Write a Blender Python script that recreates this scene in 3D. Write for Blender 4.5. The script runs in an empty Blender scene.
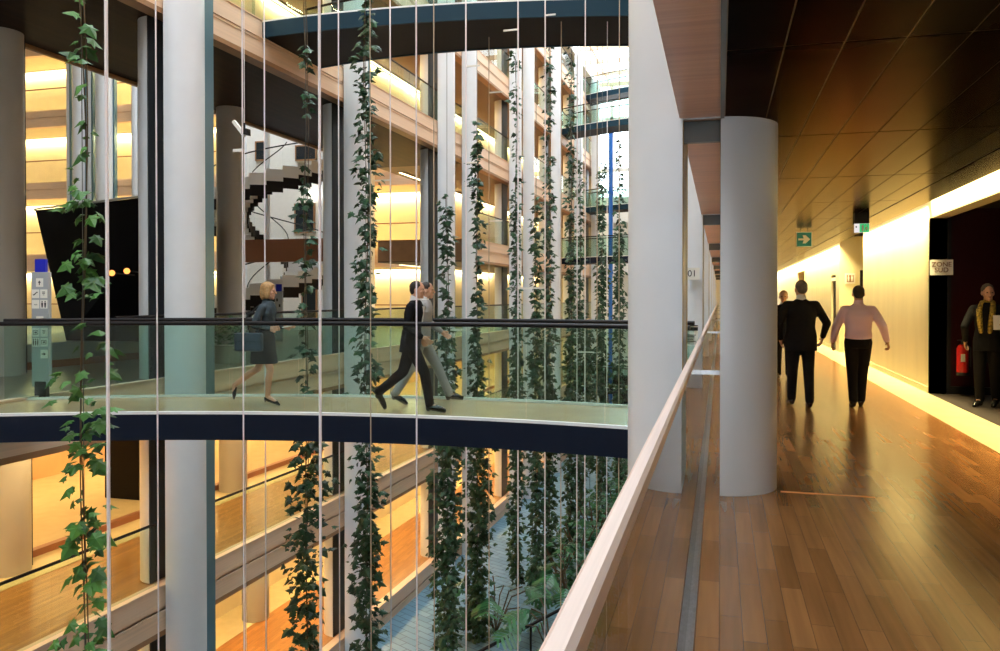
import bpy, bmesh, math, random
from mathutils import Vector, Matrix
random.seed(7)
PI = math.pi
SC = bpy.context.scene
COL = SC.collection
# ------------------------------------------------------------------ camera, world, exposure
EYE = 1.55
cam_d = bpy.data.cameras.new('camera'); cam = bpy.data.objects.new('camera', cam_d); COL.objects.link(cam)
cam.location = (0, 0, EYE)
cam.rotation_euler = (math.radians(90 - 0.6), 0, math.radians(15.38))
cam_d.sensor_width = 36; cam_d.lens = 28.8; cam_d.shift_y = -0.0201; cam_d.clip_start = 0.05; cam_d.clip_end = 300
SC.camera = cam
w = bpy.data.worlds.new('sky'); SC.world = w; w.use_nodes = True
wn = w.node_tree
bg = wn.nodes['Background']; bg.inputs[0].default_value = (0.86, 0.94, 1.0, 1); bg.inputs[1].default_value = 6.2
SC.view_settings.view_transform = 'Standard'; SC.view_settings.look = 'None'
SC.view_settings.exposure = 0.0; SC.view_settings.gamma = 1.0; SC.view_settings.use_curve_mapping = False
SC.cycles.use_denoising = True
SC.cycles.max_bounces = 10; SC.cycles.transparent_max_bounces = 24; SC.cycles.glossy_bounces = 5; SC.cycles.diffuse_bounces = 4
SC.cycles.sample_clamp_indirect = 6; SC.cycles.caustics_reflective = False; SC.cycles.caustics_refractive = False

def area(name, loc, rot, sx, sy, power, col, parent=None, spread=180):
    l = bpy.data.lights.new(name, 'AREA'); l.shape = 'RECTANGLE'; l.size = sx; l.size_y = sy; l.energy = power; l.color = col; l.spread = math.radians(spread)
    o = bpy.data.objects.new(name, l); COL.objects.link(o); o.location = loc; o.rotation_euler = rot
    if parent: o.parent = parent
    return o
WARM = (1.0, 0.77, 0.42); AMBER = (1.0, 0.62, 0.23)

# ------------------------------------------------------------------ facade frame of the far (left) side
FA = math.radians(1.45)
def F(t, d, z=0.0):
    return Vector((-10.3*math.cos(FA) + t*math.sin(FA) - d*math.cos(FA), t*math.cos(FA) + d*math.sin(FA), z))
FROT = -FA
def at(px, Z, z=0.0):            # a point of the place: column of the photo, distance ahead, height
    th = math.radians(15.38); r = (px-500)/800*Z
    return Vector((r*math.cos(th) - Z*math.sin(th), r*math.sin(th) + Z*math.cos(th), z))

# ------------------------------------------------------------------ materials
MATS = {}
def mat(name, col, rough=0.5, metal=0.0, noise=0.0, nscale=8.0, bump=0.0, bscale=60.0, stretch=None, spec=0.5, coat=0.0, aniso=0.0):
    m = bpy.data.materials.new(name); m.use_nodes = True; nt = m.node_tree; b = nt.nodes['Principled BSDF']
    b.inputs['Base Color'].default_value = (*col, 1); b.inputs['Roughness'].default_value = rough; b.inputs['Metallic'].default_value = metal
    b.inputs['Specular IOR Level'].default_value = spec
    b.inputs['Coat Weight'].default_value = coat; b.inputs['Coat Roughness'].default_value = 0.1
    tc = nt.nodes.new('ShaderNodeTexCoord'); mp = nt.nodes.new('ShaderNodeMapping')
    nt.links.new(tc.outputs['Object'], mp.inputs[0])
    if stretch: mp.inputs['Scale'].default_value = stretch
    if noise > 0:
        n = nt.nodes.new('ShaderNodeTexNoise'); n.inputs['Scale'].default_value = nscale; n.inputs['Detail'].default_value = 5
        nt.links.new(mp.outputs[0], n.inputs['Vector'])
        r = nt.nodes.new('ShaderNodeValToRGB')
        r.color_ramp.elements[0].position = 0.3; r.color_ramp.elements[1].position = 0.7
        r.color_ramp.elements[0].color = (*[c*(1-noise) for c in col], 1); r.color_ramp.elements[1].color = (*[min(1, c*(1+noise)) for c in col], 1)
        nt.links.new(n.outputs['Fac'], r.inputs[0]); nt.links.new(r.outputs[0], b.inputs['Base Color'])
    if bump > 0:
        n2 = nt.nodes.new('ShaderNodeTexNoise'); n2.inputs['Scale'].default_value = bscale
        nt.links.new(mp.outputs[0], n2.inputs['Vector'])
        bp = nt.nodes.new('ShaderNodeBump'); bp.inputs['Strength'].default_value = bump; bp.inputs['Distance'].default_value = 0.01
        nt.links.new(n2.outputs['Fac'], bp.inputs['Height']); nt.links.new(bp.outputs[0], b.inputs['Normal'])
    MATS[name] = m; return m
def emit(name, col, s):
    m = bpy.data.materials.new(name); m.use_nodes = True; nt = m.node_tree; nt.nodes.remove(nt.nodes['Principled BSDF'])
    e = nt.nodes.new('ShaderNodeEmission'); e.inputs[0].default_value = (*col, 1); e.inputs[1].default_value = s
    nt.links.new(e.outputs[0], nt.nodes['Material Output'].inputs[0]); MATS[name] = m; return m
def glass(name, tint, ior=1.5, rough=0.0, fk=0.8):
    m = bpy.data.materials.new(name); m.use_nodes = True; nt = m.node_tree; nt.nodes.remove(nt.nodes['Principled BSDF'])
    t = nt.nodes.new('ShaderNodeBsdfTransparent'); t.inputs[0].default_value = (*tint, 1)
    g = nt.nodes.new('ShaderNodeBsdfGlossy'); g.inputs['Roughness'].default_value = rough
    fr = nt.nodes.new('ShaderNodeFresnel'); fr.inputs[0].default_value = ior
    geo = nt.nodes.new('ShaderNodeNewGeometry'); mul = nt.nodes.new('ShaderNodeMath'); mul.operation = 'MULTIPLY'
    inv = nt.nodes.new('ShaderNodeMath'); inv.operation = 'SUBTRACT'; inv.inputs[0].default_value = 1.0
    nt.links.new(geo.outputs['Backfacing'], inv.inputs[1]); nt.links.new(fr.outputs[0], mul.inputs[0]); nt.links.new(inv.outputs[0], mul.inputs[1])
    k = nt.nodes.new('ShaderNodeMath'); k.operation = 'MULTIPLY'; k.inputs[1].default_value = fk; k.use_clamp = True
    nt.links.new(mul.outputs[0], k.inputs[0])
    mx = nt.nodes.new('ShaderNodeMixShader'); nt.links.new(k.outputs[0], mx.inputs[0]); nt.links.new(t.outputs[0], mx.inputs[1]); nt.links.new(g.outputs[0], mx.inputs[2])
    nt.links.new(mx.outputs[0], nt.nodes['Material Output'].inputs[0]); MATS[name] = m; return m
def planks(name, c1, c2, c3, rough, rot=0.0, spec=0.5, ior=1.5, wid=0.09, length=0.9, coat=0.0, bump=0.08):
    m = bpy.data.materials.new(name); m.use_nodes = True; nt = m.node_tree; b = nt.nodes['Principled BSDF']
    tc = nt.nodes.new('ShaderNodeTexCoord'); mp = nt.nodes.new('ShaderNodeMapping'); mp.inputs['Rotation'].default_value = (0, 0, rot)
    nt.links.new(tc.outputs['Object'], mp.inputs[0])
    b.inputs['Specular IOR Level'].default_value = spec; b.inputs['IOR'].default_value = ior
    br = nt.nodes.new('ShaderNodeTexBrick'); br.inputs['Scale'].default_value = 1.0
    br.inputs['Brick Width'].default_value = length; br.inputs['Row Height'].default_value = wid; br.inputs['Mortar Size'].default_value = 0.0012
    br.inputs['Color1'].default_value = (*c1, 1); br.inputs['Color2'].default_value = (*c2, 1); br.inputs['Mortar'].default_value = (*c3, 1); br.offset = 0.37
    nt.links.new(mp.outputs[0], br.inputs['Vector'])
    mp2 = nt.nodes.new('ShaderNodeMapping'); mp2.inputs['Rotation'].default_value = (0, 0, rot); mp2.inputs['Scale'].default_value = (22, 1.2, 1) if abs(rot) > 0.5 else (1.2, 22, 1)
    nt.links.new(tc.outputs['Object'], mp2.inputs[0])
    n = nt.nodes.new('ShaderNodeTexNoise'); n.inputs['Scale'].default_value = 0.9; n.inputs['Detail'].default_value = 2; nt.links.new(mp2.outputs[0], n.inputs['Vector'])
    mx = nt.nodes.new('ShaderNodeMixRGB'); mx.blend_type = 'OVERLAY'; mx.inputs[0].default_value = 0.35
    nt.links.new(br.outputs['Color'], mx.inputs[1]); nt.links.new(n.outputs['Fac'], mx.inputs[2]); nt.links.new(mx.outputs[0], b.inputs['Base Color'])
    b.inputs['Roughness'].default_value = rough; b.inputs['Coat Weight'].default_value = coat; b.inputs['Coat Roughness'].default_value = 0.20; b.inputs['Coat IOR'].default_value = 1.9
    if bump <= 0: MATS[name] = m; return m
    n2 = nt.nodes.new('ShaderNodeTexNoise'); n2.inputs['Scale'].default_value = 3.0; n2.inputs['Detail'].default_value = 3; nt.links.new(mp2.outputs[0], n2.inputs['Vector'])
    bp = nt.nodes.new('ShaderNodeBump'); bp.inputs['Strength'].default_value = bump; bp.inputs['Distance'].default_value = 0.01
    nt.links.new(n2.outputs['Fac'], bp.inputs['Height']); nt.links.new(bp.outputs[0], b.inputs['Normal'])
    MATS[name] = m; return m
M = MATS
planks('parquet', (0.27, 0.115, 0.038), (0.42, 0.19, 0.068), (0.15, 0.06, 0.024), 0.21, rot=PI/2, coat=0.0, ior=2.0, wid=0.105, length=0.75, bump=0.0)
planks('parquet_far', (0.36, 0.15, 0.035), (0.50, 0.23, 0.06), (0.2, 0.08, 0.02), 0.3, rot=PI/2 - FA, coat=0.2)
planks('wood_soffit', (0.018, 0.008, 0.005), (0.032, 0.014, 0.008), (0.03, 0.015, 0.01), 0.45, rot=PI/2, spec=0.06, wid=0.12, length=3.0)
planks('red_wood', (0.56, 0.27, 0.15), (0.64, 0.32, 0.18), (0.48, 0.22, 0.12), 0.35, rot=0, wid=0.6, length=2.4)
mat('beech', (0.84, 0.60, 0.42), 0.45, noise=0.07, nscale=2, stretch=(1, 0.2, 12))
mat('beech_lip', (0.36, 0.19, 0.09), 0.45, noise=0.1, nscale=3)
mat('rail_wood', (0.92, 0.72, 0.64), 0.4, noise=0.08, nscale=4, stretch=(20, 0.4, 20))
mat('column_paint', (0.74, 0.77, 0.82), 0.33, noise=0.03, nscale=1.5, spec=0.5)
mat('column_teal', (0.13, 0.24, 0.30), 0.3, metal=0.3)
mat('column_warm', (0.42, 0.41, 0.38), 0.4, noise=0.03, nscale=2)
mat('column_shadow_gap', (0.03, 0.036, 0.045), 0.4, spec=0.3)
mat('bridge_steel', (0.008, 0.013, 0.028), 0.5, spec=0.12)
mat('bridge_steel_blue', (0.012, 0.040, 0.065), 0.5, spec=0.15)
mat('bridge_soffit', (0.016, 0.012, 0.012), 0.6, spec=0.2)
mat('bridge_deck', (0.50, 0.35, 0.19), 0.25, noise=0.08, nscale=2, coat=0.3)
mat('stone_strip', (0.72, 0.62, 0.38), 0.25, noise=0.05, nscale=3)
mat('black_rail', (0.010, 0.008, 0.009), 0.35, spec=0.2)
mat('steel', (0.55, 0.56, 0.58), 0.28, metal=0.9, noise=0.15, nscale=30)
mat('steel_dark', (0.12, 0.13, 0.13), 0.35, metal=0.7)
mat('cable', (0.92, 0.86, 0.90), 0.35)
mat('cable_brown', (0.50, 0.40, 0.30), 0.5)
mat('bronze_panel', (0.030, 0.020, 0.009), 0.25, metal=0.95, noise=0.2, nscale=1.2)
MATS['bronze_panel'].node_tree.nodes['Principled BSDF'].inputs['Specular Tint'].default_value = (0.34, 0.24, 0.10, 1)
mat('bronze_seam', (0.16, 0.105, 0.045), 0.35, metal=0.9)
mat('wall_cream', (0.82, 0.74, 0.50), 0.42, noise=0.05, nscale=2.5, stretch=(1, 1, 0.25))
mat('wall_yellow', (0.82, 0.72, 0.48), 0.6, noise=0.04, nscale=2)
mat('wall_salmon', (0.78, 0.50, 0.26), 0.5, noise=0.06, nscale=2)
mat('wall_white', (0.82, 0.80, 0.76), 0.7, noise=0.02)
mat('foyer_floor', (0.17, 0.14, 0.09), 0.3, noise=0.1, nscale=1.2)
mat('black_gloss', (0.003, 0.003, 0.005), 0.3, spec=0.12)
mat('maroon', (0.030, 0.006, 0.008), 0.25, coat=0.2, spec=0.3)
mat('dark_frame', (0.008, 0.007, 0.007), 0.5, spec=0.15)
mat('dark_carpet', (0.02, 0.012, 0.010), 0.7)
mat('slate_plinth', (0.02, 0.022, 0.03), 0.6)
mat('white_paint', (0.85, 0.85, 0.85), 0.5)
mat('sign_white', (0.88, 0.86, 0.80), 0.5)
mat('sign_grey', (0.40, 0.43, 0.46), 0.5)
mat('ink', (0.01, 0.01, 0.012), 0.6)
mat('sign_teal', (0.02, 0.22, 0.26), 0.5)
mat('sign_blue', (0.01, 0.02, 0.55), 0.45)
mat('sign_brown', (0.22, 0.09, 0.03), 0.5)
mat('blue_paint', (0.02, 0.16, 0.62), 0.4)
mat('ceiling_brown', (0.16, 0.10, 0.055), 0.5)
mat('orange_strip', (0.95, 0.38, 0.12), 0.4)
mat('gold_trim', (0.45, 0.30, 0.12), 0.35, metal=0.5)
mat('window_dark', (0.02, 0.028, 0.035), 0.12)
mat('desk_grey', (0.36, 0.40, 0.40), 0.4)
mat('desk_wood', (0.30, 0.12, 0.06), 0.4)
mat('soil', (0.03, 0.025, 0.02), 0.9)
mat('terracotta', (0.5, 0.45, 0.38), 0.6)
glass('glass_clear', (0.95, 0.98, 0.97), fk=1.7)
glass('glass_green', (0.83, 0.915, 0.885))
glass('glass_roof', (0.98, 0.99, 0.99))
emit('lamp_warm', (1.0, 0.80, 0.42), 9.0)
emit('lamp_orange', (1.0, 0.32, 0.07), 2.6)
emit('lamp_white', (1.0, 0.93, 0.78), 10.0)
emit('exit_green', (0.05, 0.50, 0.16), 1.1)
emit('exit_face', (0.85, 0.80, 0.80), 1.0)
# slate garden bed: cool blue-grey riven slabs
def slate():
    m = bpy.data.materials.new('slate'); m.use_nodes = True; nt = m.node_tree; b = nt.nodes['Principled BSDF']
    tc = nt.nodes.new('ShaderNodeTexCoord'); mp = nt.nodes.new('ShaderNodeMapping'); mp.inputs['Rotation'].default_value = (0, 0, 0.5)
    nt.links.new(tc.outputs['Object'], mp.inputs[0])
    br = nt.nodes.new('ShaderNodeTexBrick'); br.inputs['Scale'].default_value = 1; br.inputs['Brick Width'].default_value = 0.55; br.inputs['Row Height'].default_value = 0.22
    br.inputs['Mortar Size'].default_value = 0.012; br.inputs['Color1'].default_value = (0.13, 0.27, 0.37, 1); br.inputs['Color2'].default_value = (0.20, 0.36, 0.46, 1); br.inputs['Mortar'].default_value = (0.06, 0.12, 0.16, 1)
    nz = nt.nodes.new('ShaderNodeTexNoise'); nz.inputs['Scale'].default_value = 1.5
    add = nt.nodes.new('ShaderNodeMixRGB'); add.inputs[0].default_value = 0.16; nt.links.new(mp.outputs[0], add.inputs[1]); nt.links.new(nz.outputs['Color'], add.inputs[2])
    nt.links.new(add.outputs[0], br.inputs['Vector']); nt.links.new(br.outputs['Color'], b.inputs['Base Color'])
    n2 = nt.nodes.new('ShaderNodeTexNoise'); n2.inputs['Scale'].default_value = 9; n2.inputs['Detail'].default_value = 6
    bp = nt.nodes.new('ShaderNodeBump'); bp.inputs['Strength'].default_value = 0.9; bp.inputs['Distance'].default_value = 0.03
    nt.links.new(n2.outputs['Fac'], bp.inputs['Height']); nt.links.new(bp.outputs[0], b.inputs['Normal'])
    b.inputs['Roughness'].default_value = 0.45; M['slate'] = m
slate()

# ------------------------------------------------------------------ mesh helpers
def tag(o, label=None, cat=None, group=None, kind=None):
    if label: o['label'] = label
    if cat: o['category'] = cat
    if group: o['group'] = group
    if kind: o['kind'] = kind
    return o
def empty(name, loc=(0, 0, 0), rz=0.0, label=None, cat=None, group=None):
    o = bpy.data.objects.new(name, None); COL.objects.link(o); o.location = loc; o.rotation_euler = (0, 0, rz); o.empty_display_size = 0.2
    return tag(o, label, cat, group)
class MB:
    def __init__(s): s.v = []; s.f = []
    def add(s, vs, fs):
        k = len(s.v); s.v += [tuple(v) for v in vs]; s.f += [tuple(i+k for i in f) for f in fs]; return s
    def box(s, x0, x1, y0, y1, z0, z1):
        vs = [(x, y, z) for z in (z0, z1) for y in (y0, y1) for x in (x0, x1)]
        return s.add(vs, [(0, 2, 3, 1), (4, 5, 7, 6), (0, 1, 5, 4), (2, 6, 7, 3), (0, 4, 6, 2), (1, 3, 7, 5)])
    def fbox(s, t0, t1, d0, d1, z0, z1):         # a box in the far facade's frame
        vs = [F(t, d, z) for z in (z0, z1) for t in (t0, t1) for d in (d1, d0)]
        return s.add(vs, [(0, 2, 3, 1), (4, 5, 7, 6), (0, 1, 5, 4), (2, 6, 7, 3), (0, 4, 6, 2), (1, 3, 7, 5)])
    def obox(s, c, ax, ay, az):                   # oriented box from centre and three half axes
        c = Vector(c); ax, ay, az = Vector(ax), Vector(ay), Vector(az)
        vs = [c + sx*ax + sy*ay + sz*az for sz in (-1, 1) for sy in (-1, 1) for sx in (-1, 1)]
        return s.add(vs, [(0, 2, 3, 1), (4, 5, 7, 6), (0, 1, 5, 4), (2, 6, 7, 3), (0, 4, 6, 2), (1, 3, 7, 5)])
    def prism(s, pts, z0, z1):                    # plan polygon (counter-clockwise) extruded upward
        n = len(pts); vs = [(p[0], p[1], z0) for p in pts] + [(p[0], p[1], z1) for p in pts]
        return s.add(vs, [tuple(range(n))[::-1], tuple(range(n, 2*n))] + [(i, (i+1) % n, n+(i+1) % n, n+i) for i in range(n)])
    def sweep(s, path, prof, up=(0, 0, 1), closed=True):   # profile (side, up) along a path
        n = len(prof); up = Vector(up); P = [Vector(p) for p in path]; vs = []
        for i, p in enumerate(P):
            a = P[max(i-1, 0)]; b = P[min(i+1, len(P)-1)]; d = (b-a).normalized(); side = d.cross(up).normalized(); u = side.cross(d).normalized()
            vs += [p + side*q[0] + u*q[1] for q in prof]
        fs = [(i*n+j, i*n+(j+1) % n, (i+1)*n+(j+1) % n, (i+1)*n+j) for i in range(len(P)-1) for j in range(n)]
        fs += [tuple(range(n))[::-1], tuple(range((len(P)-1)*n, len(P)*n))]
        return s.add(vs, fs)
    def tube(s, path, r, n=8):
        P = [Vector(p) for p in path]; d0 = (P[-1]-P[0]).normalized()
        up = (1, 0, 0) if abs(d0.z) > 0.8 else (0, 0, 1)
        return s.sweep(P, [(r*math.cos(2*PI*k/n), r*math.sin(2*PI*k/n)) for k in range(n)], up)
    def ball(s, c, r, n=10, sz=1.0):
        vs = []; fs = []
        for i in range(n+1):
            ph = PI*i/n
            for j in range(n): a = 2*PI*j/n; vs.append((c[0]+r*math.sin(ph)*math.cos(a), c[1]+r*math.sin(ph)*math.sin(a), c[2]-r*sz*math.cos(ph)))
        for i in range(n):
            for j in range(n): fs.append((i*n+j, i*n+(j+1) % n, (i+1)*n+(j+1) % n, (i+1)*n+j))
        return s.add(vs, fs)
    def build(s, name, m, parent=None, smooth=False, bevel=0.0):
        me = bpy.data.meshes.new(name); me.from_pydata(s.v, [], s.f); me.validate(); me.update()
        bm = bmesh.new(); bm.from_mesh(me); bmesh.ops.remove_doubles(bm, verts=bm.verts, dist=1e-5)
        bmesh.ops.recalc_face_normals(bm, faces=bm.faces); bm.to_mesh(me); bm.free()
        me.materials.append(M[m] if isinstance(m, str) else m)
        if smooth:
            for p in me.polygons: p.use_smooth = True
            try: me.set_sharp_from_angle(angle=math.radians(40))
            except Exception: pass
        o = bpy.data.objects.new(name, me); COL.objects.link(o)
        if parent:
            o.parent = parent; bpy_world_keep(o, parent)
        if bevel:
            bv = o.modifiers.new('bevel', 'BEVEL'); bv.width = bevel; bv.segments = 2; bv.limit_method = 'ANGLE'
        return o
def bpy_world_keep(o, parent):
    # vertices of parts are written in world coordinates when the thing's Empty sits elsewhere
    Mx = Matrix.Identity(4); p = parent
    chain = []
    while p: chain.append(p); p = p.parent
    for q in reversed(chain):
        Mx = Mx @ q.matrix_parent_inverse @ Matrix.Translation(q.location) @ q.rotation_euler.to_matrix().to_4x4()
    if getattr(parent, 'get', None) and root_of(parent).get('_local'): return
    o.matrix_parent_inverse = Mx.inverted()
def root_of(o):
    while o.parent: o = o.parent
    return o
def copy_tree(o, parent=None):
    c = o.copy(); COL.objects.link(c); c.parent = parent
    for ch in list(o.children): copy_tree(ch, c)
    return c
def struct(o): o['kind'] = 'structure'; return o

# ================================================================== OUR SIDE: corridor at the right
CEIL = 2.95; WX = 3.24; H = 3.85
ROWY = [6.9 + 7.55*k for k in range(-2, 8)]
# floor slab, its edge, the parquet
struct(MB().box(-0.11, 2.68, -2.7, 72, -0.05, 0.0).build('floor', 'parquet'))
struct(MB().box(2.68, 3.24, -2.7, 72, -0.05, 0.0).build('trim_1', 'stone_strip'))
struct(MB().box(-0.31, 7.5, -9, 72, -0.9, -0.051).build('floor_slab', 'beech'))
struct(MB().box(-0.31, -0.16, -9, 72, -0.05, -0.002).build('trim_2', 'parquet'))
ch = MB().box(-0.158, -0.150, -9, 72, -0.05, 0.012).box(-0.150, -0.110, -9, 72, -0.05, 0.004).box(-0.134, -0.126, -9, 72, 0.004, 0.010)
struct(ch.build('trim_3', 'steel'))
struct(MB().box(0.47, 1.16, 6.70, 6.74, -0.002, 0.003).build('trim_4', 'orange_strip'))  # thin orange line laid on the parquet beside the nearest column
# ceiling of bronze boards with open joints
cb = MB(); seam = MB()
ys = [-3.20 + 2.65*k for k in range(29)]
xs = [0.03 + 0.314*k for k in range(8)] + [2.515]
for j in range(len(ys)-1):
    for i in range(len(xs)-1):
        cb.box(xs[i]+0.005, xs[i+1]-0.005, ys[j]+0.011, ys[j+1]-0.011, CEIL, CEIL+0.004)
struct(cb.build('ceiling', 'bronze_panel'))
struct(MB().box(0.0, 2.53, -2.7, 72, CEIL+0.006, CEIL+0.06).build('ceiling_backing', 'bronze_seam'))
struct(MB().box(2.545, 2.96, -2.7, 72, CEIL, CEIL+0.02).build('ceiling_edge_strip', 'bronze_panel'))
struct(MB().box(0.0, 0.028, -9, 72, CEIL-0.015, CEIL+0.02).build('trim_5', 'steel_dark'))
struct(MB().box(-0.31, -0.002, -9, 72, CEIL, CEIL+0.05).build('trim_6', 'red_wood'))
struct(MB().box(-0.31, 7.5, -9, 72, CEIL+0.30, 3.85).build('ceiling_slab', 'beech'))
struct(MB().box(-0.31, -0.29, -9, 72, CEIL+0.05, CEIL+0.3).build('trim_7', 'beech'))
struct(MB().box(2.94, 2.96, -9, 72, CEIL+0.02, CEIL+0.3).build('trim_8', 'dark_frame'))
# linear cove lamp above the ceiling edge
t = empty('cove_lamp', (3.05, 20, CEIL+0.2), label='long bright linear lamp in the slot between bronze ceiling and cream wall', cat='lamp')
MB().box(2.97, 3.06, -8, 70, CEIL+0.20, CEIL+0.26).build('housing', 'white_paint', t)
MB().box(2.98, 3.05, 6, 70, CEIL+0.185, CEIL+0.20).build('tube', 'lamp_warm', t)
area('cove_light', (3.20, 10.1, CEIL+0.18), (0, math.radians(-4), 0), 0.05, 8.0, 230, (1.0, 0.79, 0.35), spread=70)
for k in range(6):
    a = area('cove_light', (3.12, 19.0+9.5*k, CEIL+0.18), (0, math.radians(-10), 0), 0.06, 9.4, 480, (1.0, 0.79, 0.35), spread=75)
# corridor wall with lift-lobby opening, washroom alcoves and doors
wm = MB(); T = 0.25
wm.box(WX, WX+T, -2.7, 5.2, 0, CEIL+0.3)
wm.box(WX, WX+T, 5.2, 14.2, 2.81, CEIL+0.3)
wm.box(WX, WX+T, 14.2, 20.4, 0, CEIL+0.3)
wm.box(WX, WX+T, 24.3, 24.95, 0, CEIL+0.3).box(WX, WX+T, 26.0, 34, 0, CEIL+0.3).box(WX, WX+T, 24.95, 26.0, 2.2, CEIL+0.3)
wm.box(WX, WX+T, 37, 72, 0, CEIL+0.3).box(WX, WX+T, 34, 37, 2.6, CEIL+0.3)
struct(wm.build('wall_right', 'wall_cream'))
al = MB().box(WX+T, 5.4, 24.3, 24.45, 0, CEIL+.3).box(WX+T, 5.4, 20.15, 20.3, 0, CEIL+.3).box(5.4, 5.5, 20.15, 24.45, 0, CEIL+.3).box(WX, 5.4, 20.3, 24.3, CEIL+0.3, CEIL+0.35)
al.box(WX+T, 5.4, 37.0, 37.15, 0, CEIL).box(5.4, 5.5, 34, 37.15, 0, CEIL)
struct(al.build('wall_alcove', 'wall_cream'))
struct(MB().box(WX+T, 5.4, 20.3, 24.3, -0.05, 0.0).box(WX, WX+T, 20.4, 24.3, -0.05, 0).build('floor_alcove', 'stone_strip'))
struct(MB().box(WX-0.012, WX, 14.25, 20.4, 0.0, 0.10).box(WX-0.012, WX, 26.05, 34, 0, 0.10).build('baseboard_right', 'wall_cream'))
d1 = struct(MB().box(WX+0.06, WX+0.11, 24.97, 25.98, 0.0, 2.19).build('door_1', 'dark_frame'))
MB().box(WX+0.03, WX+0.06, 25.08, 25.12, 0.95, 1.15).build('handle', 'steel', d1)
d2 = struct(MB().box(3.775, 4.5, 24.24, 24.298, 0.0, 2.30).build('door_2', 'dark_frame'))
MB().box(3.82, 3.85, 24.20, 24.24, 0.95, 1.15).build('handle', 'steel', d2)
s = MB().box(WX-0.01, WX, 25.0, 25.95, 2.02, 2.12).build('door_plate', 'sign_white'); tag(s, 'small pale plate over the dark door in the corridor wall', 'sign')
# lift lobby
struct(MB().box(WX, WX+0.31, 14.2, 14.26, 0.0, 2.81).build('trim_9', 'dark_frame'))
struct(MB().box(WX+0.25, 7.4, 14.262, 14.45, 0, 3.0).box(7.4, 7.5, 4.9, 14.45, 0, 3.0).box(WX+0.25, 7.5, 4.8, 4.95, 0, 3.0).build('wall_lobby', 'maroon'))
struct(MB().box(WX, 7.4, 5.0, 14.2, -0.05, 0.0).build('floor_lobby', 'dark_carpet'))
struct(MB().box(WX+0.25, 7.4, 5.0, 14.2, 2.95, 3.0).build('ceiling_lobby', 'dark_frame'))
struct(MB().box(WX+0.31, 7.4, 14.20, 14.262, 0.0, 0.12).build('baseboard_lobby', 'dark_frame'))
# unseen glazing behind the viewpoint, added to bring cool daylight onto the columns
g9 = struct(MB().box(-0.3, 3.24, -2.62, -2.60, 0.0, CEIL).build('window_10', 'glass_roof'))
mm_ = MB()
for x in (-0.31, 0.85, 2.05, 3.2): mm_.box(x, x+0.05, -2.66, -2.56, 0, CEIL)
mm_.box(-0.31, 3.24, -2.66, -2.56, 0, 0.06).box(-0.31, 3.24, -2.66, -2.56, 2.1, 2.15); mm_.build('frame', 'dark_frame', g9)
# ends and backs that close the building
struct(MB().box(-0.31, 7.5, -9.2, -9.0, -8.4, -0.9).box(-0.31, 7.5, -9.2, -9.0, 3.85, 18).box(3.24, 7.5, -2.7, -2.6, -0.9, 3.85).build('wall_back', 'wall_cream'))
struct(MB().box(-0.31, 7.5, 72, 72.2, -8.4, 18).build('wall_far_end', 'dark_frame'))
struct(MB().box(7.5, 7.7, -9, 72, -8.4, 18).build('wall_far_right', 'wall_cream'))
struct(MB().box(-41, -0.31, -9.3, -9.1, -8.4, 18).build('wall_back', 'wall_white'))
# the other storeys of our side
for k, z in enumerate((-7.7, -3.85, 7.7, 11.55, 15.4)):
    struct(MB().box(-0.31, 7.5, -9, 72, z-0.9, z).build('floor_storey', 'beech'))
    struct(MB().box(3.3, 3.5, -9, 72, z, z+2.95).build('wall_storey', 'wall_yellow'))
struct(MB().box(3.3, 3.5, -9, 72, 3.85, 6.8).build('wall_storey', 'wall_yellow'))

# split round columns of our side
def half_pts(cx, cy, R, side, n=22, a0=0.0):
    # half disc; side=+1 bulges towards +x, -1 towards -x
    pts = [(cx + side*R*math.cos(-PI/2 + PI*i/n), cy + R*math.sin(-PI/2 + PI*i/n)) for i in range(n+1)]
    return pts if side > 0 else pts[::-1]
ours = ['pale grey split column in front of the camera, between the atrium rail and the parquet corridor',
        'split column carrying the 01 plate, next after the nearest pair along the rail',
        'split column behind the one with the 01 plate', 'fourth split column along the corridor rail',
        'fifth split column far down the corridor rail']
for k, y in enumerate(ROWY):
    lab = ours[k-2] if 2 <= k < 7 else 'pale grey split column outside the view along the corridor rail'
    t = empty('split_column', (0, y, 0), 0, lab, 'column', 'split columns along the corridor rail')
    MB().prism(half_pts(0.002, y, 0.45, 1), 0.0, CEIL-0.001).build('inner_half', 'column_paint', t, smooth=True)
    MB().prism(half_pts(-0.287, y, 0.47, -1), -8.35, 17.0).build('outer_half', 'column_paint', t, smooth=True)
    MB().box(-0.286, -0.281, y-0.45, y-0.36, -0.0, CEIL).box(-0.286, -0.281, y+0.36, y+0.45, 0.0, CEIL).build('edge_trim', 'gold_trim', t)
    MB().box(-0.285, 0.0, y-0.34, y-0.28, CEIL-0.17, CEIL-0.003).build('link_beam', 'steel_dark', t)
    MB().box(-0.30, 0.0, y-0.46, y-0.445, CEIL-0.012, CEIL-0.001).build('bright_edge', 'steel', t)
    MB().box(-0.30, 0.0, y-0.30, y-0.27, 0.93, 0.965).build('link_bar', 'steel', t)
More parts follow.
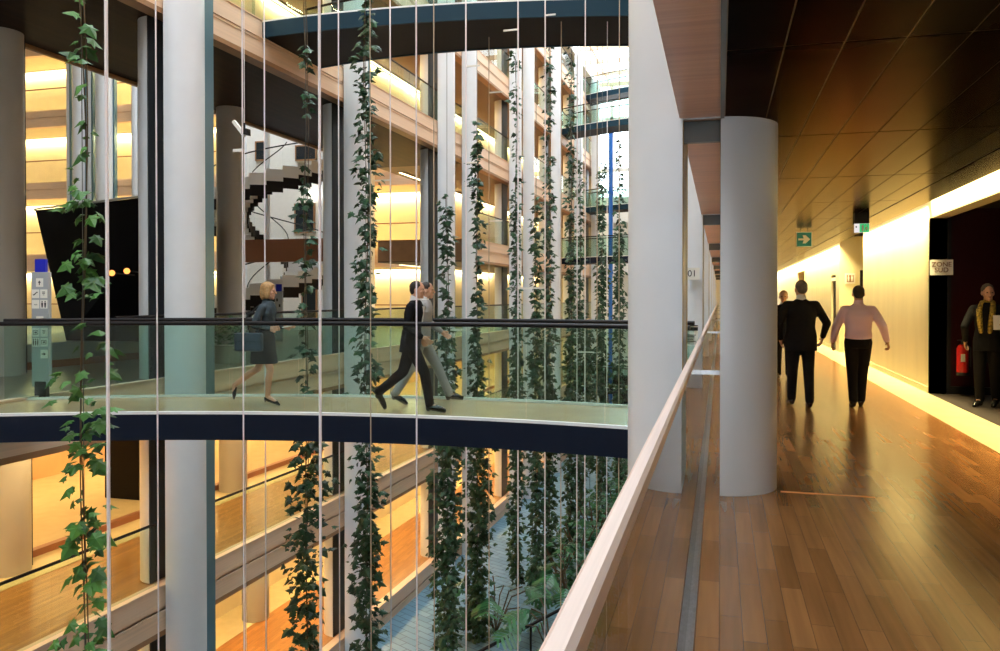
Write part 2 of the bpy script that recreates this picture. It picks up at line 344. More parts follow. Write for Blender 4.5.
# corridor balustrade: glass sheets in a floor channel under a pale wooden rail
t = empty('glass_balustrade', (-0.15, 10, 0), 0, 'clear glass balustrade with pale wooden handrail along the near edge of the parquet corridor', 'balustrade')
y = 6.9-7.55*2
while y < 66:
    MB().box(-0.150-0.006, -0.150+0.006, y+0.006, y+7.544, 0.012, 1.19).build('glass_panel', 'glass_clear', t)
    y += 7.55
MB().sweep([(-0.15, -9, 1.20), (-0.15, 71, 1.20)], [(-0.017, -0.018), (-0.010, -0.026), (0.010, -0.026), (0.017, -0.018), (0.017, 0.010), (0.010, 0.018), (-0.010, 0.018), (-0.017, 0.010)]).build('handrail', 'rail_wood', t)
MB().box(-0.154, -0.146, -9, 71, 1.155, 1.175).build('rail_channel', 'gold_trim', t)

# ================================================================== FAR SIDE facade
LV = {-2: -7.7, -1: -3.85, 0: 0.0, 1: 3.85, 2: 7.7, 3: 11.55, 4: 15.4}
END = 60.0
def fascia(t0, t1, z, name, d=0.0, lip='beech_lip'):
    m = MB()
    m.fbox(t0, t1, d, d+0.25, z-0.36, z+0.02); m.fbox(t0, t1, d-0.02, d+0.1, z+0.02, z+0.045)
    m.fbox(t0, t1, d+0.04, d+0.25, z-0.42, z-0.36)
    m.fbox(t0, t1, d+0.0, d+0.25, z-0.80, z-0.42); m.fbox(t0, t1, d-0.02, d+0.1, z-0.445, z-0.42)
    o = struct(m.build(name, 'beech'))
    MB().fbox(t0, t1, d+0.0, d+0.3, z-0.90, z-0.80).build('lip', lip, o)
    return o
def balustrade(t0, t1, z, d, label, rail='black_rail', g='glass_green', step=1.6):
    tt = empty('glass_balustrade', F((t0+t1)/2, d, z), FROT, label, 'balustrade', 'glass balustrades of the far facade')
    n = max(1, round((t1-t0)/step)); st = (t1-t0)/n
    for i in range(n):
        MB().fbox(t0+i*st+0.01, t0+(i+1)*st-0.01, d, d+0.012, z+0.04, z+1.16).build('glass_panel', g, tt)
    MB().tube([F(t0, d+0.006, z+1.19), F(t1, d+0.006, z+1.19)], 0.028).build('handrail', rail, tt)
    return tt
TB = 30.0
n_tr = 10
spans = [(-2, -9, END), (-1, -9, END), (0, -9, END), (2, -9, TB), (3, -9, TB), (4, -9, TB), (1, TB, END), (2, TB, END), (3, TB, END), (4, TB, END)]
for lv, t0, t1 in spans:
    n_tr += 1
    fascia(t0, t1, LV[lv], 'trim_%d' % n_tr)
    z = LV[lv]
    fl = 'parquet_far' if lv != 0 else 'foyer_floor'
    dmax = 3.9 if lv > 0 or lv < 0 else 30.0
    struct(MB().fbox(t0, t1, 0.25, dmax, z-0.05, z).build('floor_gallery', fl))
    struct(MB().fbox(t0, t1, 0.25, dmax, z-0.85, z-0.051).build('floor_core', 'beech_lip'))
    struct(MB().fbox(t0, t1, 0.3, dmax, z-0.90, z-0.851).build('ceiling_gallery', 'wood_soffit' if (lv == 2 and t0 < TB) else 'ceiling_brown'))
names = {-1: 'glass balustrade with black rail on the parquet gallery below the footbridge',
         0: 'glass balustrade along the far edge of the foyer, at footbridge level',
         2: 'glass balustrade above the upper beech beam, behind the big upper footbridge'}
balustrade(1, 12.6, -3.85, 0.10, names[-1]); balustrade(13.6, 58, -3.85, 0.10, 'glass balustrade of the parquet gallery, beyond the nearest far column')
balustrade(11.6, 58, 0.0, 0.10, names[0])
balustrade(19.6, 58, 7.7, 0.10, names[2]); balustrade(13.9, 15.8, 7.7, 0.10, 'short glass balustrade above the upper beech beam, left of the big upper footbridge')
balustrade(TB, 58, 3.85, 0.10, 'glass balustrade on the gallery one floor above the footbridge, far end')
balustrade(14, 58, 11.55, 0.10, 'glass balustrade high on the far facade, under the roof')
balustrade(14, 58, 15.4, 0.10, 'topmost glass balustrade of the far facade')
# rear lip of the wide double-height soffit
struct(MB().fbox(-9, TB, 3.9, 4.0, 6.72, 7.75).build('trim_25', 'beech_lip'))
# gallery walls behind (level 2 and up; below -1, -2)
for lv, t0 in ((2, -9), (3, -9), (4, -9)):
    z = LV[lv]
    struct(MB().fbox(t0, END, 3.45, 3.6, z, z+2.94).build('wall_gallery', 'wall_yellow'))
struct(MB().fbox(36.0, END, 3.45, 3.6, 0, 2.94).fbox(36.0, END, 3.45, 3.6, 3.85, 6.8).build('wall_gallery', 'wall_yellow'))
for z in (-7.7,):
    struct(MB().fbox(-9, END, 4.1, 4.3, z, z+2.94).build('wall_gallery', 'wall_yellow'))
# lower gallery (level -1): brown curb, pale inner floor, salmon wall
struct(MB().fbox(-9, END, 2.7, 3.9, -3.85, -3.84).build('trim_26', 'stone_strip'))
struct(MB().fbox(-9, END, 3.72, 3.9, -3.84, -3.70).build('trim_27', 'desk_wood'))
struct(MB().fbox(-9, END, 3.9, 9.5, -3.95, -3.80).build('floor_inner', 'stone_strip'))
struct(MB().fbox(-9, END, 9.5, 9.7, -3.85, -0.9).build('wall_inner', 'wall_salmon'))
struct(MB().fbox(-9, -8.8, 0, 29, -8.4, 0).build('wall_end_low', 'wall_salmon'))
struct(MB().fbox(60.0, 60.3, 0.0, 31, -8.4, 17).build('wall_end_far', 'wall_yellow'))
struct(MB().fbox(-9, END, 2.9, 4.1, -7.7, -7.69).build('trim_28', 'stone_strip'))
# windows in the lowest wall
for k, tt0 in enumerate((18.5, 25.5, 32.5)):
    wd = struct(MB().fbox(tt0, tt0+2.6, 4.02, 4.098, -7.0, -6.3).build('window_%d' % (k+1), 'window_dark'))
    m = MB()
    for q in range(4): m.fbox(tt0-0.05+q*0.88, tt0+0.02+q*0.88, 3.99, 4.02, -7.05, -6.25)
    m.fbox(tt0-0.05, tt0+2.66, 3.99, 4.02, -7.08, -7.0).fbox(tt0-0.05, tt0+2.66, 3.99, 4.02, -6.3, -6.23)
    m.build('frame', 'beech', wd)
# plinth under the lowest gallery and the slate garden bed
struct(MB().fbox(-9, END, 0.05, 0.3, -8.6, -8.56).build('floor_plinth_foot', 'slate_plinth'))
struct(MB().box(-41, 7.7, -9.3, 72, -8.75, -8.35).build('floor_garden', 'slate'))

# far-side columns
def far_column(tc, label, inner=True, outer_z=(-8.35, 17.0), R=0.45, group='split columns of the far facade'):
    t = empty('split_column', F(tc, 0, 0), FROT, label, 'column', group)
    def half(d0, side, z0, z1, nm, m, par=t):
        pts = []
        for i in range(23):
            a = -PI/2 + PI*i/22; q = F(tc + R*math.sin(a), d0 + side*R*math.cos(a)); pts.append((q.x, q.y))
        if side > 0: pts = pts[::-1]
        return MB().prism(pts, z0, z1).build(nm, m, par, smooth=True)
    half(-0.03, -1, outer_z[0], outer_z[1], 'outer_half', 'column_paint')
    MB().fbox(tc+R-0.05, tc+R+0.26, -0.26, -0.04, outer_z[0], outer_z[1]).build('edge_plate', 'column_teal', t)
    if inner:
        zs = [(-7.7, -4.76), (-3.83, -0.91)] + ([(0.0, 6.79)] if tc < TB else [(0.0, 2.93), (3.86, 6.79)]) + [(7.71, 10.64), (11.56, 14.49)]
        for a, b in zs:
            h = half(0.34, 1, a, b, 'inner_half', 'column_paint')
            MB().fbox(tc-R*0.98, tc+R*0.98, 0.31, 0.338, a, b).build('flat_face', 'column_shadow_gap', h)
    return t
far_column(13.12, 'tall pale column just left of the woman on the footbridge, with teal edge plate')
far_column(20.13, 'pale column behind the vine left of the two men on the footbridge')
far_column(27.07, 'pale column just right of the two men on the footbridge, first of a close pair')
far_column(29.60, 'pale column of the close pair, its right-hand one', inner=False)
far_column(36.1, 'far facade column between two vines, left of the next close pair', )
far_column(38.5, 'slim looking far facade column right beside the fourth split one', inner=False)
far_column(44.5, 'pale far facade column near the middle of the small far footbridges')
far_column(51.0, 'second last pale column of the far facade')
far_column(57.0, 'last pale column of the far facade by the end wall')
# full round columns on the rear side of the double-height gallery
def round_column(tc, d, z0, z1, label, R=0.38, m='column_warm', name='round_column'):
    t = empty(name, F(tc, d, z0), FROT, label, 'column', 'round columns under the far gallery')
    c = F(tc, d); pts = [(c.x+R*math.cos(2*PI*i/32), c.y+R*math.sin(2*PI*i/32)) for i in range(32)]
    MB().prism(pts, z0, z1).build('shaft', m, t, smooth=True)
    q = F(tc+R*1.02, d-0.02)
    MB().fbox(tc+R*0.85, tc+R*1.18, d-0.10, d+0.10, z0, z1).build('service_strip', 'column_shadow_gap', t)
round_column(12.62, 3.75, 0.0, 6.79, 'big round grey column at the left edge of the picture, by the signpost')
round_column(19.45, 3.35, 0.0, 6.79, 'round column between the tall pale column and the white stair')
round_column(26.5, 3.35, 0.0, 6.79, 'round column behind the pale column at the footbridge middle')
round_column(12.45, 3.45, -3.84, -0.91, 'round column on the lower gallery, at the left edge of the picture')
round_column(19.45, 3.30, -3.84, -0.91, 'round column on the lower gallery, seen right below the woman')
round_column(26.5, 3.30, -3.84, -0.91, 'round column on the lower gallery, third from the left')
round_column(20.2, 3.10, -7.69, -4.76, 'round column of the lowest gallery, right of the tall pale column')
round_column(27.0, 3.10, -7.69, -4.76, 'round column of the lowest gallery, behind the vines')

# warm lamps: linear lamps under the soffits / on top of the walls
def strip_lamp(t0, t1, d, z, power, label, col=WARM, tilt=0.0, n=1, size=0.10):
    tt = empty('linear_lamp', F((t0+t1)/2, d, z), FROT, label, 'lamp', 'linear ceiling lamps of the far building')
    MB().fbox(t0, t1, d-0.06, d+0.06, z+0.01, z+0.05).build('housing', 'white_paint', tt)
    MB().fbox(t0, t1, d-0.05, d+0.05, z+0.003, z+0.01).build('tube', 'lamp_warm', tt)
    st = (t1-t0)/n
    for i in range(n):
        c = F(t0+(i+0.5)*st, d, z-0.02)
        area('linear_light', c, (0, tilt, FROT), size, st*0.95, power/n, col)
for lv, t0 in ((2, 1), (3, 1)):
    strip_lamp(t0+1, 58, 3.36, LV[lv]+2.88, 1500, 'glowing linear lamp washing the cream wall of the gallery %s' % ('behind the upper footbridge' if lv == 2 else 'under the roof'), n=3)
strip_lamp(31, 58, 3.36, 2.88, 700, 'linear lamp over the far gallery at footbridge level', n=2)
strip_lamp(31, 58, 3.36, 6.72, 700, 'linear lamp over the far gallery one floor above the footbridge', n=2)
strip_lamp(2, 58, 2.4, -0.97, 1300, 'linear lamp under the foyer slab over the lower gallery', AMBER, n=4)
strip_lamp(2, 58, 7.6, -1.0, 1500, 'linear lamp lighting the salmon wall behind the lower gallery', AMBER, n=4)
strip_lamp(2, 58, 2.4, -4.82, 1700, 'linear lamp over the lowest gallery', AMBER, n=4)

# ================================================================== foyer and void behind the gallery
struct(MB().fbox(-9, 60, 30.0, 30.3, -4, 17).build('wall_left', 'wall_white'))
struct(MB().fbox(-9.0, -8.7, 4.0, 30.0, 0, 17).build('wall_foyer_front', 'wall_white'))
# perpendicular facade closing the void
YP = 35.0
pf = MB(); pb = MB()
PX0, PX1 = -40.0, -13.6
for z in (0.0, 3.85, 7.7, 11.55, 15.4):
    pf.box(PX0, PX1, YP, YP+0.3, z-0.36, z).box(PX0, PX1, YP+0.06, YP+0.3, z-0.42, z-0.36).box(PX0, PX1, YP, YP+0.3, z-0.88, z-0.42)
struct(pf.build('wall_cross', 'beech'))
struct(MB().box(PX0, PX1, YP+2.6, YP+2.8, 0, 17).build('wall_cross_back', 'wall_yellow'))
for z in (3.85, 7.7, 11.55, 15.4):
    pb.box(PX0, PX1, YP+0.3, YP+2.6, z-0.85, z-0.02)
struct(pb.build('floor_cross', 'wall_yellow'))
for k, z in enumerate((0.0, 3.85, 7.7, 11.55)):
    t = empty('linear_lamp', (-25, YP+2.3, z+2.9), 0, 'linear lamp on storey %s of the cross building behind the foyer' % ('one', 'two', 'three', 'four')[k], 'lamp', 'linear ceiling lamps of the far building')
    MB().box(PX0, PX1, YP+2.44, YP+2.56, z+2.94, z+2.97).build('housing', 'white_paint', t)
    MB().box(PX0, PX1, YP+2.46, YP+2.54, z+2.93, z+2.94).build('tube', 'lamp_warm', t)
    area('linear_light', (-27, YP+2.5, z+2.90), (0, 0, 0), 26, 0.10, 1300, WARM)
    g = empty('glass_balustrade', (-25, YP+0.1, z), 0, 'glass balustrade on storey %s of the cross building' % ('one', 'two', 'three', 'four')[k], 'balustrade', 'glass balustrades of the cross building')
    for q in range(9): MB().box(PX0+q*2.48+0.02, PX0+(q+1)*2.48-0.02, YP+0.1, YP+0.112, z+0.02, z+1.15).build('glass_panel', 'glass_roof', g)
    MB().box(PX0, PX1, YP+0.08, YP+0.13, z+1.15, z+1.2).build('handrail', 'desk_wood', g)
for k, (px, R_) in enumerate(((56, 0.12), (69, 0.38), (80, 0.16), (98, 0.50), (131, 0.2), (152, 0.3), (228, 0.35), (250, 0.35), (335, 0.35))):
    c = at(px, 41.5 - 0.008*px); c.y = YP-0.55
    t = empty('slim_column', (c.x, c.y, 0), 0, 'slim pale column of the cross building, %s from the left' % ('first', 'second', 'third', 'fourth', 'fifth', 'sixth', 'seventh', 'eighth', 'ninth')[k], 'column', 'slim columns of the cross building')
    MB().prism([(c.x+R_*math.cos(2*PI*i/24), c.y+R_*math.sin(2*PI*i/24)) for i in range(24)], 0, 17).build('shaft', 'column_paint', t, smooth=True)
    MB().box(c.x+R_, c.x+R_+0.10, c.y-0.1, c.y+0.10, 0, 17).build('edge_plate', 'column_teal', t)
# round lamps glowing behind
for k, (px, Z, z) in enumerate(((120, 42.5, 11.5), (120, 42.5, 7.7), (283, 35, 7.1))):
    c = at(px, Z, 0); c.y = 37.35 if k < 2 else 33.9; z = (10.0+1.4, 6.2+1.4, 6.4)[k]; t = empty('globe_lamp', (c.x, c.y, z), 0, ('upper small globe lamp on the cross building', 'lower small globe lamp on the cross building', 'globe lamp glowing beside the white spiral stair')[k], 'lamp', 'globe lamps behind the gallery')
    MB().ball((c.x, c.y, z), 0.19).build('globe', 'lamp_white', t, smooth=True)
    MB().tube([(c.x, c.y, z), (c.x, c.y+0.3, z)], 0.02).build('stem', 'steel_dark', t)
# white wall block with windows behind the stair, brown landing
wb = struct(MB().box(-22.3, -15.6, 34.2, 34.6, 0, 17).build('wall_stair', 'wall_white'))
def atY(px, Y):
    th = math.radians(15.38); q = (px-500)/800; Z = Y/(math.cos(th)+q*math.sin(th)); return at(px, Z), Z
for k, (px0, px1, y0, y1) in enumerate(((257, 267, 143, 160), (297, 316, 147, 160), (257, 274, -12, 15), (296, 314, 205, 232), (303, 316, 283, 318))):
    c0, Z0 = atY(px0, 34.15); c1, Z1 = atY(px1, 34.15); x0, x1 = c0.x, c1.x; z0, z1 = EYE+(297-y1)/800*Z0, EYE+(297-y0)/800*Z0
    wd = struct(MB().box(x0, x1, 34.12, 34.198, z0, z1).build('window_%d' % (k+4), 'window_dark'))
    MB().box(x0-0.06, x0, 34.10, 34.198, z0-0.06, z1+0.06).box(x1, x1+0.06, 34.10, 34.198, z0-0.06, z1+0.06).box(x0-0.06, x1+0.06, 34.10, 34.198, z1, z1+0.06).box(x0-0.06, x1+0.06, 34.10, 34.198, z0-0.06, z0).build('frame', 'beech_lip', wd)
xa, xb = at(242, 32).x, at(345, 32).x

# spiral stair
SCN = at(268, 30.2); sx_, sy_ = SCN.x, SCN.y
t = empty('spiral_stair', (sx_, sy_, 0), 0, 'white spiral stair with dark sawtooth edge and glass parapet behind the gallery', 'staircase')
NST = 26; RO = 2.3; RI = 0.75
st_w = MB(); st_d = MB(); st_e = MB(); gl = MB(); hr = []; hr2 = []
def wedge(mm, r0, r1, a0, a1, z0, z1):
    mm.prism([(sx_+r*math.cos(a), sy_+r*math.sin(a)) for r, a in ((r0, a0), (r1, a0), (r1, a1), (r0, a1))], max(0.0, z0), max(0.01, z1))
for i in range(44):
    z = i*H/NST; a0 = math.radians(134) + 2*PI*i/NST; a1 = a0 + 2*PI/NST*1.03
    wedge(st_w, RI, RO, a0, a1, z-0.02, z+0.14)
    wedge(st_w, RO, RO+0.05, a0, a1, z-0.02, z+0.40)
    wedge(st_d, RI-0.05, RI, a0, a1, z-0.30, z+0.10)
    wedge(st_e, RO-0.02, RO+0.045, a0, a1, z-0.40, z-0.02)
    wedge(gl, RO+0.02, RO+0.032, a0, a1, z+0.40, z+1.05)
    hr.append((sx_+(RO+0.026)*math.cos(a0), sy_+(RO+0.026)*math.sin(a0), z+1.1)); hr2.append((sx_+RI*math.cos(a0), sy_+RI*math.sin(a0), z+1.0))
st_w.build('steps', 'white_paint', t); st_d.build('inner_stringer', 'bridge_soffit', t); st_e.build('outer_stringer', 'bridge_soffit', t); gl.build('glass_parapet', 'glass_roof', t)
MB().tube(hr, 0.025).build('handrail', 'black_rail', t); MB().tube(hr2, 0.02).build('inner_handrail', 'black_rail', t)
MB().prism([(sx_+0.09*math.cos(2*PI*i/16), sy_+0.09*math.sin(2*PI*i/16)) for i in range(16)], 0, 9.0).build('newel_post', 'column_paint', t, smooth=True)
ba, _z = atY(236, sy_-2.65); bb, _z = atY(330, sy_-2.65)
struct(MB().box(ba.x, bb.x, sy_-2.75, sy_-2.5, 2.74, 3.50).build('trim_29', 'desk_wood'))
# unseen roof added to dim the void, left open above the stair
struct(MB().box(-41, -15.0, -9, 23, 17.0, 17.2).box(-41, -26, 23, 35, 17.0, 17.2).box(-16.5, -15, 23, 35, 17.0, 17.2).box(-41, -13, 34.6, 38, 17.0, 17.2).build('ceiling_void_shade', 'wall_white'))
p_, q_ = at(113, 21.6), at(138, 21.0)
tag(MB().box(p_.x, q_.x, q_.y, q_.y+0.2, -3.80, -0.92).build('partition_panel', 'black_gloss'), 'black partition panel standing in the lower gallery behind the big-leaved vine', 'partition')
# round grey plinth bench and the leaning black kiosk on it
b = empty('plinth_bench', F(13.8, 3.8, 0), FROT, 'low pale grey plinth with brown foot, under the leaning black kiosk', 'plinth')
MB().fbox(9.5, 19.0, 4.22, 8.0, 0.16, 0.55).build('body', 'desk_grey', b, bevel=0.02)
MB().fbox(9.5, 19.0, 4.20, 8.0, 0.0, 0.16).build('foot', 'desk_wood', b)
kk = empty('black_kiosk', F(14, 5, 0.55), FROT, 'large black kiosk leaning outward, with two orange lamps, behind the signpost', 'kiosk')
P0 = [at(66, 18.2, 0.56), at(170, 17.6, 0.56), at(190, 21.5, 0.56), at(84, 22.3, 0.56)]
P1 = [at(36, 18.0, 3.50), at(182, 15.9, 3.62), at(215, 22.0, 3.62), at(70, 23.5, 3.35)]
MB().add(P0+P1, [(0, 3, 2, 1), (4, 5, 6, 7), (0, 1, 5, 4), (1, 2, 6, 5), (2, 3, 7, 6), (3, 0, 4, 7)]).build('body', 'black_gloss', kk, bevel=0.01)
m = MB()
for a, b_ in ((P1[0], P1[1]), (P1[0], P1[3])): m.tube([a+Vector((0, -0.03, 0.02)), b_+Vector((0, -0.03, 0.02))], 0.025)
m.build('rim', 'sign_grey', kk)
for px, py in ((112, 273), (127, 271)):
    z = EYE + (297-py)/800*16.2; c = at(px, 16.2, z)
    dd = MB().ball(c, 0.06).build('lamp', 'lamp_orange', kk, smooth=True)
    MB().tube([c, c+Vector((-0.15, 0.9, -0.02))], 0.015).build('arm', 'steel_dark', dd)

# ================================================================== end wall and roof
ew = MB()
for z in (-4.2, -0.35, 3.5, 7.35, 11.2, 15.05): ew.box(-10, 0, 61.0, 61.4, z-0.15, z+0.15)
for k in range(6): ew.box(-10+k*1.9, -9.75+k*1.9, 61.0, 61.4, -8.35, 18)
struct(ew.build('wall_end_frame', 'white_paint'))
struct(MB().box(-10, 0, 61.45, 61.5, 9.2, 18).build('window_9', 'glass_roof'))
struct(MB().box(-10, 0, 61.45, 61.7, -8.35, 9.2).build('wall_end', 'wall_white'))
struct(MB().box(-10.5, 0.3, 61.0, 61.6, -8.4, -4.5).build('wall_end_base', 'bridge_soffit'))
rf = MB()
for k in range(20):
    y = 3.0+3.0*k; rf.box(-10.6, -0.3, y, y+0.10, 17.3, 17.6)
for x in (-8, -5.5, -3): rf.box(x, x+0.08, 0, 61, 17.35, 17.5)
struct(rf.build('ceiling_roof_frame', 'beech'))
struct(MB().box(-10.6, -0.3, 0, 61, 17.62, 17.64).build('ceiling_roof_glass', 'glass_roof'))
struct(MB().fbox(-9, 60, -0.1, 4.2, 17.0, 17.3).build('ceiling_roof_far', 'wall_white'))
struct(MB().box(-0.35, 7.7, -9, 72, 18.3, 18.6).build('ceiling_roof_near', 'wall_white'))
c = at(610.5, 50)
t = empty('blue_pipe', (c.x, c.y, -8.35), 0, 'tall bright blue vertical pipe near the far end of the atrium', 'pipe')
MB().tube([(c.x, c.y, -8.35), (c.x, c.y, 12.2)], 0.13, 14).build('shaft', 'blue_paint', t, smooth=True)
MB().tube([(c.x, c.y, 3.0), (c.x, c.y, 3.15)], 0.17, 14).tube([(c.x, c.y, 8.0), (c.x, c.y, 8.15)], 0.17, 14).build('collar', 'blue_paint', t)

# ================================================================== footbridges
def quad_curve(a, m_, b, n=20):      # through three points
    a, m_, b = Vector(a), Vector(m_), Vector(b); c = 2*m_ - (a+b)/2
    return [(1-s)**2*a + 2*s*(1-s)*c + s*s*b for s in [i/n for i in range(n+1)]]
def bridge(near, far, z, label, name='footbridge', steel='bridge_steel', th=0.34, rail=True, n=20, deck='bridge_deck', ins=0.10, railr=0.03):
    N = quad_curve(*near, n=n); Fr = quad_curve(*far, n=n)
    mid = (N[n//2]+Fr[n//2])/2
    t = empty(name, (mid.x, mid.y, z), 0, label, 'footbridge', 'curved footbridges across the atrium')
    loop = N + Fr[::-1]
    def ribbon(A, B, z0, z1, nm, mm):
        vs = []; fs = []
        k = len(A)
        for i in range(k): vs += [(A[i].x, A[i].y, z0), (B[i].x, B[i].y, z0), (B[i].x, B[i].y, z1), (A[i].x, A[i].y, z1)]
        for i in range(k-1):
            for j in range(4): fs.append((4*i+j, 4*i+(j+1) % 4, 4*i+4+(j+1) % 4, 4*i+4+j))
        fs += [(0, 1, 2, 3), (4*k-4, 4*k-3, 4*k-2, 4*k-1)]
        return MB().add(vs, fs).build(nm, mm, t)
    def off(A, B, q): return [a + (b_-a).normalized()*q for a, b_ in zip(A, B)]
    ribbon(off(N, Fr, 0.06), off(Fr, N, 0.06), z-0.05, z, 'deck', deck)
    ribbon(N, off(N, Fr, 0.06), z-th, z, 'near_fascia', steel)
    ribbon(off(Fr, N, 0.06), Fr, z-th, z, 'far_fascia', steel)
    ribbon(N, off(N, Fr, 0.07), z+0.001, z+0.035, 'near_curb', 'white_paint'); ribbon(off(Fr, N, 0.07), Fr, z+0.001, z+0.035, 'far_curb', 'white_paint')
    ribbon(off(N, Fr, 0.06), off(Fr, N, 0.06), z-th+0.02, z-0.051, 'soffit', 'bridge_soffit')
    if rail:
        for A, B, q in ((N, Fr, ins), (Fr, N, ins)):
            L0 = off(A, B, q); L1 = off(A, B, q+0.014)
            for i in range(0, n, 2):
                vs = []; fs = []
                for k2 in (i, i+1, i+2):
                    sh = 0.006 if k2 == i else (-0.006 if k2 == i+2 else 0)
                    dv = (L0[min(k2+1, n)]-L0[max(k2-1, 0)]).normalized()*sh
                    vs += [(L0[k2]+dv).to_tuple()[:2]+(z+0.035,), (L1[k2]+dv).to_tuple()[:2]+(z+0.035,), (L1[k2]+dv).to_tuple()[:2]+(z+1.17,), (L0[k2]+dv).to_tuple()[:2]+(z+1.17,)]
                for q2 in (0, 1):
                    for j in range(4): fs.append((4*q2+j, 4*q2+(j+1) % 4, 4*q2+4+(j+1) % 4, 4*q2+4+j))
                fs += [(0, 1, 2, 3), (8, 9, 10, 11)]
                MB().add(vs, fs).build('glass_panel', 'glass_green', t)
            C = off(A, B, q+0.007)
            MB().tube([(p.x, p.y, z+1.20) for p in C], railr, 10).build('handrail', 'black_rail', t, smooth=True)
    return t
bridge([(-10.28, 7.62, 0), (-5.305, 9.41, 0), (-0.33, 9.26, 0)], [(-10.28, 9.63, 0), (-5.305, 11.42, 0), (-0.33, 11.1, 0)], 0.0, 'long curved footbridge with dark fascia and glass sides, carrying the walking woman and two men')
bridge([(-10.25, 15.95, 0), (-5.5, 16.0, 0), (-0.33, 17.1, 0)], [(-10.25, 18.6, 0), (-5.5, 18.1, 0), (-0.33, 19.3, 0)], 7.7, 'large dark blue footbridge crossing overhead at the top of the picture', steel='bridge_steel_blue')
def cross(px0, Z0, Z1, z, label, w=1.8, steel='bridge_steel_blue'):
    xl = F(Z0, 0).x + 0.02
    ya = Z0+1.5
    bridge([(xl, ya+2.2, 0), ((xl-0.33)/2, ya+0.3, 0), (-0.33, ya, 0)], [(xl, ya+2.2+w, 0), ((xl-0.33)/2, ya+0.3+w, 0), (-0.33, ya+w, 0)], z, label, steel=steel, n=10)
cross(0, 43.3, 0, 3.85, 'small far footbridge one floor above the walkers, nearer of the far ones', steel='bridge_steel')
cross(0, 43.3, 0, 11.55, 'small far blue footbridge, second from the top, above the lower one')
cross(0, 51.0, 0, 7.7, 'small far footbridge two floors above the walkers, farther off')
cross(0, 51.0, 0, 15.4, 'topmost small far blue footbridge under the glass roof')
cross(0, 45.0, 0, -3.85, 'far footbridge one floor below the walkers, behind the vines', steel='bridge_steel')

# ================================================================== cables
def cable(px, Z, r, label, arms=(), mt='cable', z0=-8.35, z1=17.3):
    c = at(px, Z)
    t = empty('steel_cable', (c.x, c.y, z0), 0, label, 'cable', 'vertical cables of the atrium')
    MB().tube([(c.x, c.y, z0), (c.x, c.y, z1)], r, 8).build('rod', mt, t, smooth=True)
    MB().tube([(c.x, c.y, z0), (c.x, c.y, z0+0.12)], r*2.6, 10).build('anchor', 'steel_dark', t)
    for (py, ln) in arms:
        z = EYE + (297-py)/800*Z
        MB().obox((c.x+ln/2, c.y+0.02, z), (abs(ln)/2, 0, 0), (0, 0.012, 0), (0, 0.0, 0.014)).build('spacer_arm', 'sign_white', t)
    return t
cable(107.5, 6.5, 0.0145, 'thickest white cable at the left, passing the leafy vine')
cable(157, 8.0, 0.008, 'thin cable just left of the tall pale column')
cable(243, 8.3, 0.0075, 'thin cable passing in front of the walking woman', [(150, -0.12)])
cable(320, 6.7, 0.0125, 'thick white cable between the woman and the two men')
cable(370.5, 8.5, 0.006, 'thin cable in front of the vine left of the two men', mt='cable_brown')
cable(416.5, 8.0, 0.0085, 'white cable passing in front of the two men on the footbridge')
cable(265, 14.0, 0.012, 'cable behind the footbridge, right of the woman')
cable(339, 14.6, 0.012, 'cable behind the footbridge, right of the thick white one')
cable(390.5, 15.0, 0.014, 'cable behind the footbridge, just left of the two men', [(180, -0.35)])
cable(434, 15.5, 0.010, 'cable behind the footbridge, just right of the two men', mt='cable_brown')
cable(466, 14.5, 0.014, 'cable between the two vines right of the men', [(67, 0.26), (163, 0.2), (330, -0.3)])
cable(489, 18.0, 0.010, 'cable before the yellow lit wall, right of the men', mt='cable_brown', arms=[(93, 0.3), (221, 0.3)])
cable(518, 14.5, 0.013, 'cable through the vine between the close far columns', [(30, -0.28)])
cable(545, 15.5, 0.012, 'cable left of the small far footbridges', [(16, 0.2), (288, -0.5)])
cable(561, 17.0, 0.010, 'cable crossing the left ends of the far footbridges', mt='cable_brown')
cable(577, 19.0, 0.011, 'cable crossing the middle of the far footbridges', [(352, 0.4)])
cable(585, 14.8, 0.010, 'cable left of the blue pipe')
cable(597, 21.0, 0.012, 'cable just left of the blue pipe, farther back', mt='cable_brown')
cable(607, 17.0, 0.009, 'cable beside the blue pipe')
cable(619, 15.5, 0.009, 'rightmost cable, close to the near column', mt='cable_brown')

# ================================================================== vines
def leafmat(name, c0, c1, rough=0.45):
    m = bpy.data.materials.new(name); m.use_nodes = True; nt = m.node_tree; b = nt.nodes['Principled BSDF']
    g = nt.nodes.new('ShaderNodeNewGeometry'); r = nt.nodes.new('ShaderNodeValToRGB')
    r.color_ramp.elements[0].color = (*c0, 1); r.color_ramp.elements[1].color = (*c1, 1)
    nt.links.new(g.outputs['Random Per Island'], r.inputs[0]); nt.links.new(r.outputs[0], b.inputs['Base Color'])
    b.inputs['Roughness'].default_value = rough
    M[name] = m
leafmat('leaf_fresh', (0.020, 0.085, 0.018), (0.075, 0.24, 0.035))
leafmat('leaf_dark', (0.008, 0.035, 0.014), (0.030, 0.105, 0.045))
leafmat('leaf_jungle', (0.010, 0.055, 0.022), (0.035, 0.17, 0.06), 0.3)
mat('vine_stem', (0.10, 0.07, 0.04), 0.8)
LOBE = [(0, 0.0), (0.16, 0.10), (0.40, 0.06), (0.33, 0.26), (0.56, 0.42), (0.27, 0.50), (0.22, 0.66), (0, 1.0)]
OUT = LOBE + [(-x, y) for x, y in reversed(LOBE[1:-1])]
